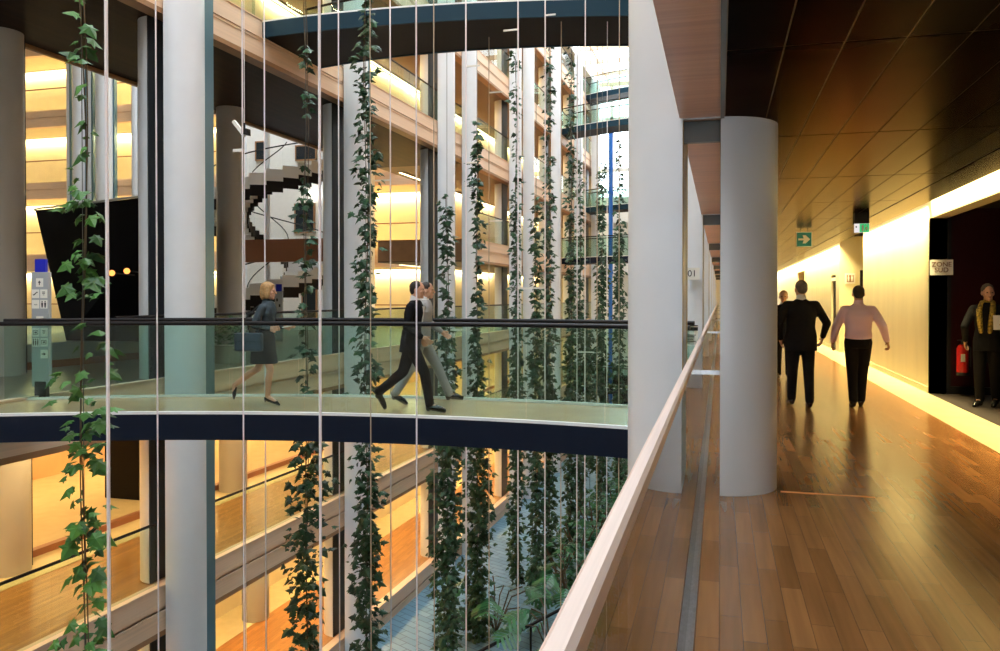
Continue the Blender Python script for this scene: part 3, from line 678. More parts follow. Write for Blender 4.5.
def leaf(m, p, direc, nrm, L):
    d = direc.normalized(); s = d.cross(nrm).normalized(); n = s.cross(d)
    vs = [p + s*x*L + d*y*L + n*(-(abs(x)*0.35) - 0.25*y*y)*L for x, y in OUT]
    c = p + d*0.38*L + n*0.06*L
    th = n*(-0.004)
    k = len(OUT)
    m.add(vs + [c], [(i, (i+1) % k, k) for i in range(k)])
def vine(px, Z, zones, L, label, mt='leaf_dark', rad=0.14, stems=2, step=None):
    c = at(px, Z)
    t = empty('climbing_vine', (c.x, c.y, -8.35), 0, label, 'vine', 'climbing vines on the atrium cables')
    m = MB(); rnd = random.Random(int(px*10))
    ztop = max(EYE + (297-a)/800*Z for a, b, dn, rr in zones); zbot = min(EYE + (297-b)/800*Z for a, b, dn, rr in zones); zbot = max(zbot, -8.3)
    for a, b, dn, rr in zones:
        z1 = EYE + (297-a)/800*Z; z0 = max(-8.3, EYE + (297-b)/800*Z)
        cnt = int((z1-z0)*dn*1.55)
        ncl = max(1, int(cnt/6.5))
        for q in range(ncl):
            zc = z0 + (q + rnd.random()*1.2)/ncl*(z1-z0); ca = rnd.uniform(0, 2*PI); cr = rr*rnd.uniform(0.0, 0.55)
            cx, cy = c.x+cr*math.cos(ca), c.y+cr*math.sin(ca); cs = rr*rnd.uniform(0.35, 1.0)
            for i in range(rnd.randint(4, 12)):
                an = rnd.uniform(0, 2*PI); R = cs*(0.2+0.8*rnd.random()); l = L*rnd.uniform(0.4, 1.05)
                p = Vector((cx+R*0.55*math.cos(an), cy+R*0.55*math.sin(an), zc+rnd.uniform(-0.22, 0.22)*L/0.2))
                d = Vector((math.cos(an), math.sin(an), rnd.uniform(-1.1, 0.25)))
                n = Vector((rnd.uniform(-0.7, 0.7), rnd.uniform(-0.6, 0.6)-0.45, 1.0)).normalized()
                leaf(m, p, d, n, l)
    m.build('foliage', mt, t)
    st = MB()
    for k in range(stems):
        ph = rnd.uniform(0, 6); path = []
        nz = int((ztop-zbot)/0.35)+2
        for i in range(nz):
            z = zbot+(ztop-zbot)*i/(nz-1); path.append((c.x+0.028*math.sin(z*1.3+ph)+0.012*k, c.y+0.03*math.cos(z*1.1+ph), z))
        st.tube(path, 0.006, 5)
    st.build('stem', 'vine_stem', t)
    # stake cable the vine climbs on
    MB().tube([(c.x, c.y, -8.3), (c.x, c.y, 17.2)], 0.004*max(1, Z/12), 5).build('climbing_wire', 'steel_dark', t)
vine(83, 7.3, [(-30, 190, 12, 0.20), (190, 400, 17, 0.34), (400, 470, 34, 0.36), (470, 600, 22, 0.28), (600, 720, 34, 0.36)], 0.185, 'big-leaved vine hanging in front of the footbridge at the left', 'leaf_fresh')
vine(306, 13.6, [(-20, 180, 7, 0.10), (180, 400, 14, 0.22), (395, 470, 46, 0.52), (470, 700, 60, 0.44)], 0.20, 'vine sparse above and dense below the footbridge, between the woman and the two men')
vine(366, 14.0, [(-20, 120, 32, 0.20), (120, 400, 46, 0.30), (400, 560, 56, 0.38), (540, 760, 70, 0.44)], 0.19, 'dense full-height vine just left of the two men')
vine(447, 20.5, [(198, 330, 26, 0.26), (330, 400, 50, 0.42), (400, 760, 90, 0.56)], 0.24, 'vine just right of the two men, starting halfway up')
vine(477, 23.0, [(128, 350, 24, 0.24), (350, 420, 50, 0.46), (420, 680, 95, 0.56)], 0.24, 'vine second right of the two men')
vine(516, 27.0, [(60, 200, 13, 0.25), (200, 350, 32, 0.32), (350, 600, 60, 0.42)], 0.24, 'vine in front of the close far columns')
vine(536, 25.0, [(200, 300, 26, 0.3), (300, 600, 55, 0.42)], 0.24, 'vine with yellow light behind it, right of the close far columns')
vine(549, 27.5, [(48, 180, 14, 0.24), (180, 320, 28, 0.30), (320, 560, 50, 0.36)], 0.24, 'vine reaching up to the overhead footbridge, left of the far footbridges')
vine(571, 30.0, [(50, 140, 16, 0.30), (140, 340, 24, 0.28), (340, 545, 55, 0.40)], 0.25, 'vine crossing the left part of the far footbridges')
vine(580, 33.0, [(160, 300, 14, 0.26), (300, 520, 44, 0.36)], 0.25, 'thin vine in the middle of the far footbridges')
vine(602, 34.0, [(165, 260, 26, 0.26), (260, 520, 52, 0.36)], 0.26, 'dark vine over the blue pipe')
vine(619, 36.0, [(130, 230, 12, 0.28), (230, 520, 48, 0.44)], 0.26, 'rightmost vine, beside the near column')
vine(590, 40.0, [(330, 470, 50, 0.5)], 0.28, 'low far vine left of the blue pipe')

# ================================================================== garden plants
def shrub(x, y, hgt, wid, n, L, label, name='leafy_shrub', cat='shrub'):
    t = empty(name, (x, y, -8.35), 0, label, cat, 'plants of the slate garden')
    m = MB(); rnd = random.Random(int(x*77+y*13))
    for i in range(n):
        a = rnd.uniform(0, 2*PI); e = rnd.uniform(0.1, 1.0); rr = wid*math.sqrt(rnd.random()); z = -8.35+hgt*(0.2+0.8*rnd.random()*(1-0.5*(rr/wid)**2))
        d = Vector((math.cos(a), math.sin(a), rnd.uniform(-0.6, 0.4)))
        leaf(m, Vector((x+rr*math.cos(a+0.3), y+rr*math.sin(a+0.3), z)), d, Vector((rnd.uniform(-.4, .4), rnd.uniform(-.4, .4)-0.3, 1)), L*rnd.uniform(0.6, 1.2))
    m.build('foliage', 'leaf_jungle', t)
    s = MB()
    for i in range(7):
        a = rnd.uniform(0, 2*PI); s.tube([(x, y, -8.35), (x+wid*0.2*math.cos(a), y+wid*0.2*math.sin(a), -8.35+hgt*0.4), (x+wid*0.55*math.cos(a), y+wid*0.55*math.sin(a), -8.35+hgt*0.8)], 0.025, 5)
    s.build('stem', 'vine_stem', t)
def monstera(x, y, hgt, label):
    t = empty('monstera_plant', (x, y, -8.35), 0, label, 'plant', 'plants of the slate garden')
    rnd = random.Random(int(x*31+y*7)); stem = MB()
    for i in range(9):
        a = 2*PI*i/9+rnd.uniform(-.3, .3); R = hgt*rnd.uniform(0.35, 0.7); zt = -8.35+hgt*rnd.uniform(0.6, 1.0)
        p = Vector((x+R*math.cos(a), y+R*math.sin(a), zt)); stem.tube([(x, y, -8.35), (x+R*0.5*math.cos(a), y+R*0.5*math.sin(a), zt-0.1*hgt), p], 0.02, 5)
        d = Vector((math.cos(a), math.sin(a), -0.35)).normalized(); nn = Vector((0, -0.25, 1)); sd = d.cross(nn).normalized(); up = sd.cross(d); L = hgt*0.55
        lf = MB()
        for k in range(7):                       # finger-like blades split from a midrib
            yy = L*(0.05+0.13*k); wv = L*0.55*math.sin(PI*(k+1.2)/8.2)
            for sg in (-1, 1):
                a0 = p + d*yy; a1 = p + d*(yy+L*0.10); e0 = a0 + sd*sg*wv + d*L*0.16 - up*wv*0.3; e1 = a1 + sd*sg*wv*0.95 + d*L*0.14 - up*wv*0.3
                lf.add([a0, a1, (a1+e1)/2+d*0.01+up*0.03*L, e1, e0, (a0+e0)/2+up*0.03*L], [(0, 1, 2, 5), (5, 2, 3, 4)])
        lf.build('leaf', 'leaf_jungle', t)
    stem.build('stem', 'vine_stem', t)
monstera(-6.35, 22.6, 1.6, 'monstera with deeply split leaves at the bottom, in front of the black rail')
monstera(-4.4, 21.3, 1.6, 'split-leaved monstera lowest beside the wooden handrail')
monstera(-4.5, 24.6, 1.6, 'split-leaved monstera halfway down beside the wooden handrail')
pts = [(-5.2, 26.6, 1.7, 1.0), (-4.9, 28.6, 2.0, 1.1), (-4.7, 31.0, 2.2, 1.2), (-4.2, 33.5, 2.4, 1.2), (-3.9, 36.5, 2.6, 1.3), (-3.6, 40.0, 2.6, 1.4), (-3.0, 23.4, 1.6, 0.9), (-4.2, 44, 2.6, 1.4)]
wd_ = ['nearest to the monstera', 'behind the one nearest to the monstera', 'third along the handrail', 'fourth along the handrail', 'fifth along the handrail', 'under the near column edge', 'lowest, closest to the handrail', 'farthest visible one']
for (x, y, h_, w_), q in zip(pts, wd_):
    shrub(x, y, h_, w_, int(200*w_), 0.27, 'dark green shrub on the slate bed, ' + q)
t = empty('garden_railing', (-6.5, 24, -7.9), 0, 'black sloping rail in the garden at the bottom of the picture', 'railing')
ra, rb = at(455, 20.5, EYE-(666-297)/800*20.5), at(600, 22.5, EYE-(590-297)/800*22.5)
MB().tube([ra, rb], 0.045, 10).build('handrail', 'black_rail', t, smooth=True)
for s_ in (0.1, 0.5, 0.9):
    p = ra.lerp(rb, s_); MB().tube([(p.x, p.y, -8.35), p], 0.03).build('post', 'black_rail', t)

# ================================================================== signs
def text(s, size, loc, rot, parent, mt='ink', ext=0.003, align='CENTER'):
    c = bpy.data.curves.new('lettering', 'FONT'); c.body = s; c.size = size; c.extrude = ext; c.align_x = align; c.align_y = 'CENTER'; c.space_line = 0.85
    c.materials.append(M[mt]); o = bpy.data.objects.new('lettering_curve', c)
    me = bpy.data.meshes.new_from_object(o); bpy.data.objects.remove(o); o = bpy.data.objects.new('lettering', me); COL.objects.link(o); o.location = loc; o.rotation_euler = rot
    if parent: o.parent = parent; bpy_world_keep(o, parent)
    return o
FR = (PI/2, 0, 0)
t = empty('zone_sign', (3.39, 14.17, 2.0), 0, 'white plate reading ZONE SUD on the dark frame of the lobby', 'sign')
MB().box(3.235, 3.565, 14.155, 14.185, 1.90, 2.145).build('plate', 'sign_white', t)
text('ZONE\nSUD', 0.105, (3.40, 14.151, 2.022), FR, t, 'sign_brown')
t = empty('number_plate', (-0.43, 13.87, 1.8), 0, 'small white plate reading 01 on the second column by the rail', 'sign')
MB().box(-0.575, -0.33, 13.78, 13.80, 1.84, 2.04).build('plate', 'sign_white', t)
text('01', 0.15, (-0.453, 13.777, 1.94), FR, t, 'ink', 0.003)
MB().box(-0.50, -0.44, 13.80, 14.0, 1.90, 1.98).build('bracket', 'steel_dark', t)
t = empty('direction_plate', (-0.45, 9.5, 0.9), 0, 'white and dark direction plate with a left arrow, on the glass by the rail', 'sign')
MB().box(-0.60, -0.31, 12.0, 12.02, 0.85, 1.13).build('plate', 'sign_white', t)
MB().box(-0.60, -0.31, 11.99, 12.0, 1.06, 1.11).box(-0.60, -0.31, 11.99, 12.0, 1.125, 1.14).build('dark_band', 'ink', t)
MB().prism([(0, 0), (0.05, -0.03), (0.05, 0.03)], 0, 0.004)
ar = MB().add([(-0.56, 11.988, 0.92), (-0.53, 11.988, 0.895), (-0.53, 11.988, 0.91), (-0.49, 11.988, 0.91), (-0.49, 11.988, 0.93), (-0.53, 11.988, 0.93), (-0.53, 11.988, 0.945)], [(0, 1, 2, 3, 4, 5, 6)])
ar.build('arrow', 'ink', t)
MB().box(-0.60, -0.31, 12.0, 12.012, 0.0, 0.84).build('glass_pane', 'glass_green', t)
MB().box(-0.47, -0.34, 11.985, 11.99, 0.99, 1.0).box(-0.47, -0.36, 11.985, 11.99, 0.965, 0.975).box(-0.47, -0.34, 11.985, 11.99, 0.90, 0.91).box(-0.47, -0.38, 11.985, 11.99, 0.93, 0.94).build('lines', 'ink', t)
# teal arrow sign hung from the ceiling
t = empty('arrow_sign', (1.67, 17.6, 2.7), 0, 'hanging teal sign with a white right arrow under the corridor ceiling', 'sign')
MB().box(1.53, 1.81, 17.6, 17.63, 2.60, 2.88).build('panel', 'sign_teal', t)
MB().box(1.515, 1.825, 17.605, 17.625, 2.585, 2.895).build('border', 'sign_white', t)
MB().add([(1.555, 17.594, 2.72), (1.66, 17.594, 2.72), (1.64, 17.594, 2.655), (1.70, 17.594, 2.655), (1.785, 17.594, 2.74), (1.70, 17.594, 2.825), (1.64, 17.594, 2.825), (1.66, 17.594, 2.76), (1.555, 17.594, 2.76)], [tuple(range(9))]).build('arrow', 'sign_white', t)
MB().tube([(1.60, 17.615, 2.895), (1.60, 17.615, 2.95)], 0.006).tube([(1.74, 17.615, 2.895), (1.74, 17.615, 2.95)], 0.006).build('hanger', 'steel_dark', t)
# exit sign box
t = empty('exit_sign', (2.26, 14.4, 2.7), 0, 'small lit green and white exit sign below a black ceiling box', 'sign')
MB().box(2.155, 2.375, 14.38, 14.60, 2.77, 2.949).build('housing', 'dark_frame', t)
MB().box(2.15, 2.38, 14.40, 14.43, 2.62, 2.768).build('face', 'exit_face', t)
MB().box(2.23, 2.375, 14.394, 14.40, 2.625, 2.765).build('green_field', 'exit_green', t)
MB().box(2.262, 2.292, 14.39, 14.394, 2.64, 2.74).add([(2.31, 14.391, 2.645), (2.32, 14.391, 2.645), (2.335, 14.391, 2.685), (2.35, 14.391, 2.65), (2.36, 14.391, 2.655), (2.342, 14.391, 2.71), (2.322, 14.391, 2.72), (2.315, 14.391, 2.69)], [tuple(range(8))]).ball((2.342, 14.391, 2.738), 0.012, 8).build('running_figure', 'sign_white', t)
MB().box(2.170, 2.185, 14.392, 14.40, 2.70, 2.73).build('small_mark', 'ink', t)
# washroom sign in the alcove
t = empty('washroom_sign', (3.55, 24.28, 2.1), 0, 'square cream washroom sign with brown pictogram in the corridor alcove', 'sign')
c = at(850, 23.6)
MB().box(3.385, 3.655, 24.27, 24.298, 1.92, 2.22).build('plate', 'sign_white', t)
MB().box(3.43, 3.61, 24.262, 24.27, 1.97, 2.17).build('field', 'sign_brown', t)
for x in (3.475, 3.565): MB().box(x-0.022, x+0.022, 24.255, 24.262, 2.04, 2.12).box(x-0.018, x-0.004, 24.255, 24.262, 1.99, 2.04).box(x+0.004, x+0.018, 24.255, 24.262, 1.99, 2.04).ball((x, 24.258, 2.14), 0.016, 8).build('figure', 'sign_white', t)
# tall information totem at the left
TP = at(41.5, 12.25)
t = empty('information_totem', (TP.x, TP.y, 0), math.radians(12), 'tall grey signpost with white pictogram squares and blue cap, left on the bridge head', 'signpost'); t['_local'] = 1
def pbox(x0, x1, z0, z1, y0, y1, nm, m): return MB().box(x0, x1, y0, y1, z0, z1).build(nm, m, t)
MB().box(-0.135, 0.135, -0.04, 0.04, 0.18, 1.93).build('panel', 'sign_grey', t, bevel=0.006)
MB().box(-0.09, 0.09, -0.05, 0.05, 0.0, 0.26).build('foot', 'ink', t, bevel=0.008)
MB().box(-0.085, 0.085, -0.03, 0.03, 1.93, 2.13).build('cap', 'sign_blue', t, bevel=0.004)
icons = [(0.0, 1.77, 'up'), (-0.065, 1.60, 'stair'), (0.065, 1.60, 'tab'), (-0.065, 1.44, 'dots'), (0.065, 1.44, 'people'), (0.0, 1.19, 'right'), (-0.065, 1.01, 'box'), (0.065, 1.01, 'tab'), (-0.065, 0.86, 'people3'), (0.065, 0.86, 'box'), (0.065, 0.68, 'right')]
tile = MB(); ink = MB()
def poly(pts2, x, z, sc): ink.add([(x+a*sc, -0.049, z+b*sc) for a, b in pts2], [tuple(range(len(pts2)))])
for x, z, kind in icons:
    pbox(x-0.056, x+0.056, z-0.066, z+0.066, -0.046, -0.041, 'pictogram_tile', 'sign_white')
    if kind == 'up': poly([(-.1, -.5), (.1, -.5), (.1, 0), (.35, -.1), (0, .45), (-.35, -.1), (-.1, 0)], x, z, 0.075)
    if kind == 'right': poly([(-.5, -.1), (0, -.1), (-.1, -.35), (.45, 0), (-.1, .35), (0, .1), (-.5, .1)], x, z, 0.075)
    if kind == 'stair': poly([(-.5, -.3), (-.2, -.3), (.3, .2), (.5, .2), (.5, .35), (.2, .35), (-.3, -.12), (-.5, -.12)], x, z, 0.08)
    if kind == 'tab':
        poly([(-.35, .3), (.35, .3), (.35, .45), (-.35, .45)], x, z, 0.07); poly([(-.3, 0), (.3, 0), (.3, .15), (-.3, .15)], x, z, 0.07); poly([(-.2, -.3), (.2, -.3), (.2, -.2), (-.2, -.2)], x, z, 0.07)
    if kind == 'dots':
        for q in range(4): poly([(-.3+.2*q, -.2), (-.2+.2*q, -.2), (-.2+.2*q, 0), (-.3+.2*q, 0)], x, z, 0.07)
    if kind in ('people', 'people3'):
        for q in ((-.28, .28) if kind == 'people' else (-.4, 0, .4)):
            w_ = .16 if kind == 'people' else .12
            poly([(q-w_, -.1), (q-w_*.6, -.6), (q+w_*.6, -.6), (q+w_, -.1), (q+w_, .3), (q-w_, .3)], x, z, 0.085); poly([(q-.1, .38), (q+.1, .38), (q+.1, .6), (q-.1, .6)], x, z, 0.085)
    if kind == 'box':
        for a_ in ([(-.5, -.4), (.5, -.4), (.5, -.3), (-.5, -.3)], [(-.5, .3), (.5, .3), (.5, .4), (-.5, .4)], [(-.5, -.4), (-.4, -.4), (-.4, .4), (-.5, .4)], [(.4, -.4), (.5, -.4), (.5, .4), (.4, .4)], [(-.2, -.15), (.25, -.15), (.25, .15), (-.2, .15)]): poly(a_, x, z, 0.08)
ink.build('pictogram', 'ink', t)
# a second little signpost by the stair, seen over the woman's shoulder
sp = at(279, 28.0)
t = empty('small_totem', (sp.x, sp.y, 0), 0, 'distant grey signpost with blue cap behind the walking woman', 'signpost')
MB().box(sp.x-0.14, sp.x+0.14, sp.y-0.04, sp.y+0.04, 0, 1.75).build('panel', 'sign_grey', t); MB().box(sp.x-0.1, sp.x+0.1, sp.y-0.03, sp.y+0.03, 1.75, 2.0).build('cap', 'sign_blue', t)
MB().box(sp.x-0.08, sp.x-0.02, sp.y-0.046, sp.y-0.04, 1.4, 1.5).box(sp.x+0.02, sp.x+0.08, sp.y-0.046, sp.y-0.04, 1.2, 1.3).build('pictogram', 'ink', t)
# spotlight on the thin cable at the left
sl = at(241, 12.6)
t = empty('spotlight', (sl.x, sl.y, 4.0), 0, 'small white and black spotlight clamped to a cable near the round column', 'spotlight')
zc = EYE+(297-130)/800*12.6
MB().obox((sl.x-0.02, sl.y, zc+0.02), Vector((0.10, 0, -0.12)), (0, 0.03, 0), Vector((0.02, 0, 0.016))).build('reflector', 'sign_white', t)
MB().obox((sl.x+0.10, sl.y, zc-0.04), (0.05, 0, -0.01), (0, 0.05, 0), (0, 0, 0.05)).tube([(sl.x+0.07, sl.y, zc+0.10), (sl.x+0.07, sl.y, zc-0.02)], 0.018).build('lamp_body', 'ink', t)
MB().tube([(sl.x+0.07, sl.y, -8.35), (sl.x+0.07, sl.y, 17.3)], 0.006).build('support_cable', 'cable', t)

# planters along the far foyer
for k, (tt_, px) in enumerate(((15.0, 0), (16.4, 0), (22.0, 0), (23.4, 0))):
    c = F(tt_, 1.3)
    t = empty('potted_plant', (c.x, c.y, 0), 0, 'bushy potted plant in a pale planter behind the foyer balustrade, %s from the left' % ('first', 'second', 'third', 'fourth')[k], 'plant', 'planters behind the foyer balustrade')
    MB().prism([(c.x+0.28*math.cos(2*PI*i/20), c.y+0.28*math.sin(2*PI*i/20)) for i in range(20)], 0, 0.42).build('planter', 'terracotta', t, smooth=True)
    m = MB(); rnd = random.Random(k)
    for i in range(130):
        a = rnd.uniform(0, 6.28); rr = 0.38*math.sqrt(rnd.random()); z = 0.4+0.75*rnd.random()*(1-rr)
        leaf(m, Vector((c.x+rr*math.cos(a), c.y+rr*math.sin(a), z)), Vector((math.cos(a), math.sin(a), rnd.uniform(-.3, .8))), Vector((0, -.3, 1)), 0.14)
    m.build('foliage', 'leaf_jungle', t)

# fire extinguisher on the lobby wall
ex, ey = 3.67, 14.02
t = empty('fire_extinguisher', (ex, ey, 0.6), 0, 'red fire extinguisher on the dark lobby wall beside the woman with papers', 'fire extinguisher')
mat('red_paint', (0.60, 0.015, 0.012), 0.3)
def ring(cx, cy, prof, n=20):
    m = MB(); vs = []; fs = []
    for r, z in prof: vs += [(cx+r*math.cos(2*PI*i/n), cy+r*math.sin(2*PI*i/n), z) for i in range(n)]
    for k in range(len(prof)-1):
        for i in range(n): fs.append((k*n+i, k*n+(i+1) % n, (k+1)*n+(i+1) % n, (k+1)*n+i))
    return m.add(vs, fs)
ez = 0.34
ring(ex, ey, [(0.001, ez), (0.08, ez), (0.085, ez+0.02), (0.085, ez+0.40), (0.06, ez+0.45), (0.03, ez+0.47), (0.001, ez+0.47)]).build('cylinder_body', 'red_paint', t, smooth=True)
ring(ex, ey, [(0.001, ez-0.02), (0.088, ez-0.02), (0.088, ez+0.03), (0.001, ez+0.031)]).build('foot_ring', 'ink', t)
MB().box(ex-0.02, ex+0.02, ey-0.02, ey+0.02, ez+0.46, ez+0.52).box(ex-0.07, ex+0.03, ey-0.01, ey+0.01, ez+0.52, ez+0.54).build('valve', 'ink', t)
MB().tube([(ex+0.02, ey-0.02, ez+0.49), (ex+0.10, ey-0.05, ez+0.42), (ex+0.10, ey-0.05, ez+0.12)], 0.011).build('hose', 'ink', t)
MB().box(ex-0.045, ex+0.015, ey-0.089, ey-0.083, ez+0.20, ez+0.32).build('white_label', 'sign_white', t)
MB().box(ex-0.03, ex+0.03, ey+0.08, 14.199, ez+0.2, ez+0.3).build('wall_bracket', 'steel_dark', t)

# ================================================================== people
SKIN = mat('skin', (0.62, 0.34, 0.22), 0.5, noise=0.05, nscale=10)
mat('skin_pale', (0.70, 0.42, 0.30), 0.5, noise=0.05, nscale=10)
mat('suit_black', (0.008, 0.008, 0.010), 0.8, spec=0.12, noise=0.2, nscale=20, bump=0.3, bscale=9)
mat('suit_navy', (0.010, 0.011, 0.018), 0.8, spec=0.12, noise=0.2, nscale=20, bump=0.3, bscale=9)
mat('trouser_black', (0.008, 0.007, 0.007), 0.85, spec=0.12, bump=0.3, bscale=9)
mat('shirt_pink', (0.92, 0.66, 0.74), 0.7, bump=0.5, bscale=12)
mat('shirt_white', (0.8, 0.8, 0.8), 0.7)
mat('suit_grey', (0.34, 0.35, 0.36), 0.8, spec=0.12, bump=0.3, bscale=10)
mat('jacket_slate', (0.055, 0.075, 0.09), 0.8, spec=0.12, noise=0.2, nscale=20, bump=0.3, bscale=9)
mat('skirt_slate', (0.05, 0.062, 0.07), 0.8, spec=0.12, bump=0.3, bscale=9)
mat('hair_grey', (0.10, 0.085, 0.075), 0.7, noise=0.3, nscale=60, bump=0.6, bscale=90)
mat('hair_dark', (0.015, 0.010, 0.008), 0.6, noise=0.3, nscale=60, bump=0.6, bscale=90)
mat('hair_blond', (0.42, 0.25, 0.10), 0.6, noise=0.3, nscale=40, bump=0.6, bscale=70)
mat('shoe_black', (0.01, 0.01, 0.01), 0.25)
mat('bag_blue', (0.03, 0.06, 0.09), 0.4)
mat('scarf_yellow', (0.30, 0.20, 0.025), 0.7, noise=0.8, nscale=35)
mat('paper', (0.85, 0.85, 0.85), 0.6)
mat('eye_dark', (0.01, 0.008, 0.006), 0.3)
mat('lips', (0.45, 0.13, 0.11), 0.5)

def limb(m, pts, n=14):
    """tapered, rounded limb through (point, radius) joints"""
    for (a, ra), (b, rb) in zip(pts[:-1], pts[1:]):
        a, b = Vector(a), Vector(b); d = b-a
        if d.length < 1e-6: continue
        u = d.normalized(); s = u.cross(Vector((0.13, 0.21, 0.97)) if abs(u.z) < 0.9 else Vector((1, 0.1, 0))).normalized(); v = u.cross(s)
        vs = []
        for c, r in ((a, ra), (b, rb)): vs += [c + s*r*math.cos(2*PI*i/n) + v*r*math.sin(2*PI*i/n) for i in range(n)]
        m.add(vs, [(i, (i+1) % n, n+(i+1) % n, n+i) for i in range(n)] + [tuple(range(n))[::-1], tuple(range(n, 2*n))])
    for p, r in pts: m.ball(p, r, 10)
def loft(m, secs, n=24):
    """secs: (centre, rx, ry) horizontal super-elliptic rings"""
    vs = []; fs = []
    for c, rx, ry in secs:
        for i in range(n):
            a = 2*PI*i/n; ca_, sa_ = math.cos(a), math.sin(a)
            vs.append((c[0]+rx*math.copysign(abs(ca_)**0.85, ca_), c[1]+ry*math.copysign(abs(sa_)**0.85, sa_), c[2]))
    for k in range(len(secs)-1):
        for i in range(n): fs.append((k*n+i, k*n+(i+1) % n, (k+1)*n+(i+1) % n, (k+1)*n+i))
    fs += [tuple(range(n))[::-1], tuple(range((len(secs)-1)*n, len(secs)*n))]
    m.add(vs, fs)
def ellips(m, c, r, n=14):
    vs = []; fs = []
    for i in range(n+1):
        ph = PI*i/n
        for j in range(n): a = 2*PI*j/n; vs.append((c[0]+r[0]*math.sin(ph)*math.cos(a), c[1]+r[1]*math.sin(ph)*math.sin(a), c[2]-r[2]*math.cos(ph)))
    for i in range(n):
        for j in range(n): fs.append((i*n+j, i*n+(j+1) % n, (i+1)*n+(j+1) % n, (i+1)*n+j))
    m.add(vs, fs)
def hand(m, wr, d, side, curl=0.5, up=Vector((0, 1, 0))):
    """palm, four unequal curled fingers and a thumb leaving the side of the palm; side=+1/-1 is where the thumb sits along `up`"""
    d = Vector(d).normalized(); up = (up - d*up.dot(d)).normalized(); nrm = d.cross(up)*side
    wr = Vector(wr)
    pc = wr + d*0.05
    m.obox(pc, d*0.045, up*0.037, nrm*0.012); limb(m, [(wr, 0.026), (wr+d*0.03, 0.024)])
    for k, (L, off) in enumerate(((0.068, 0.030), (0.078, 0.010), (0.073, -0.011), (0.056, -0.031))):
        b = wr + d*0.092 + up*off; p1 = b + (d*math.cos(curl*0.6) + nrm*math.sin(curl*0.6))*L*0.45
        p2 = p1 + (d*math.cos(curl*1.4) + nrm*math.sin(curl*1.4))*L*0.32; p3 = p2 + (d*math.cos(curl*2.1) + nrm*math.sin(curl*2.1))*L*0.25
        limb(m, [(b, 0.0088), (p1, 0.0082), (p2, 0.0076), (p3, 0.0065)], 8)
    b = wr + d*0.025 + up*0.028; p1 = b + (d*0.75+up*0.6+nrm*0.3).normalized()*0.036; p2 = p1 + (d*0.95+up*0.15+nrm*0.4).normalized()*0.030
    limb(m, [(b, 0.012), (p1, 0.010), (p2, 0.0078)], 8)
def remesh(o, vox, sm=2):
    r = o.modifiers.new('remesh', 'REMESH'); r.mode = 'VOXEL'; r.voxel_size = vox; r.use_smooth_shade = True
    s = o.modifiers.new('smooth', 'SMOOTH'); s.iterations = sm; s.factor = 0.5
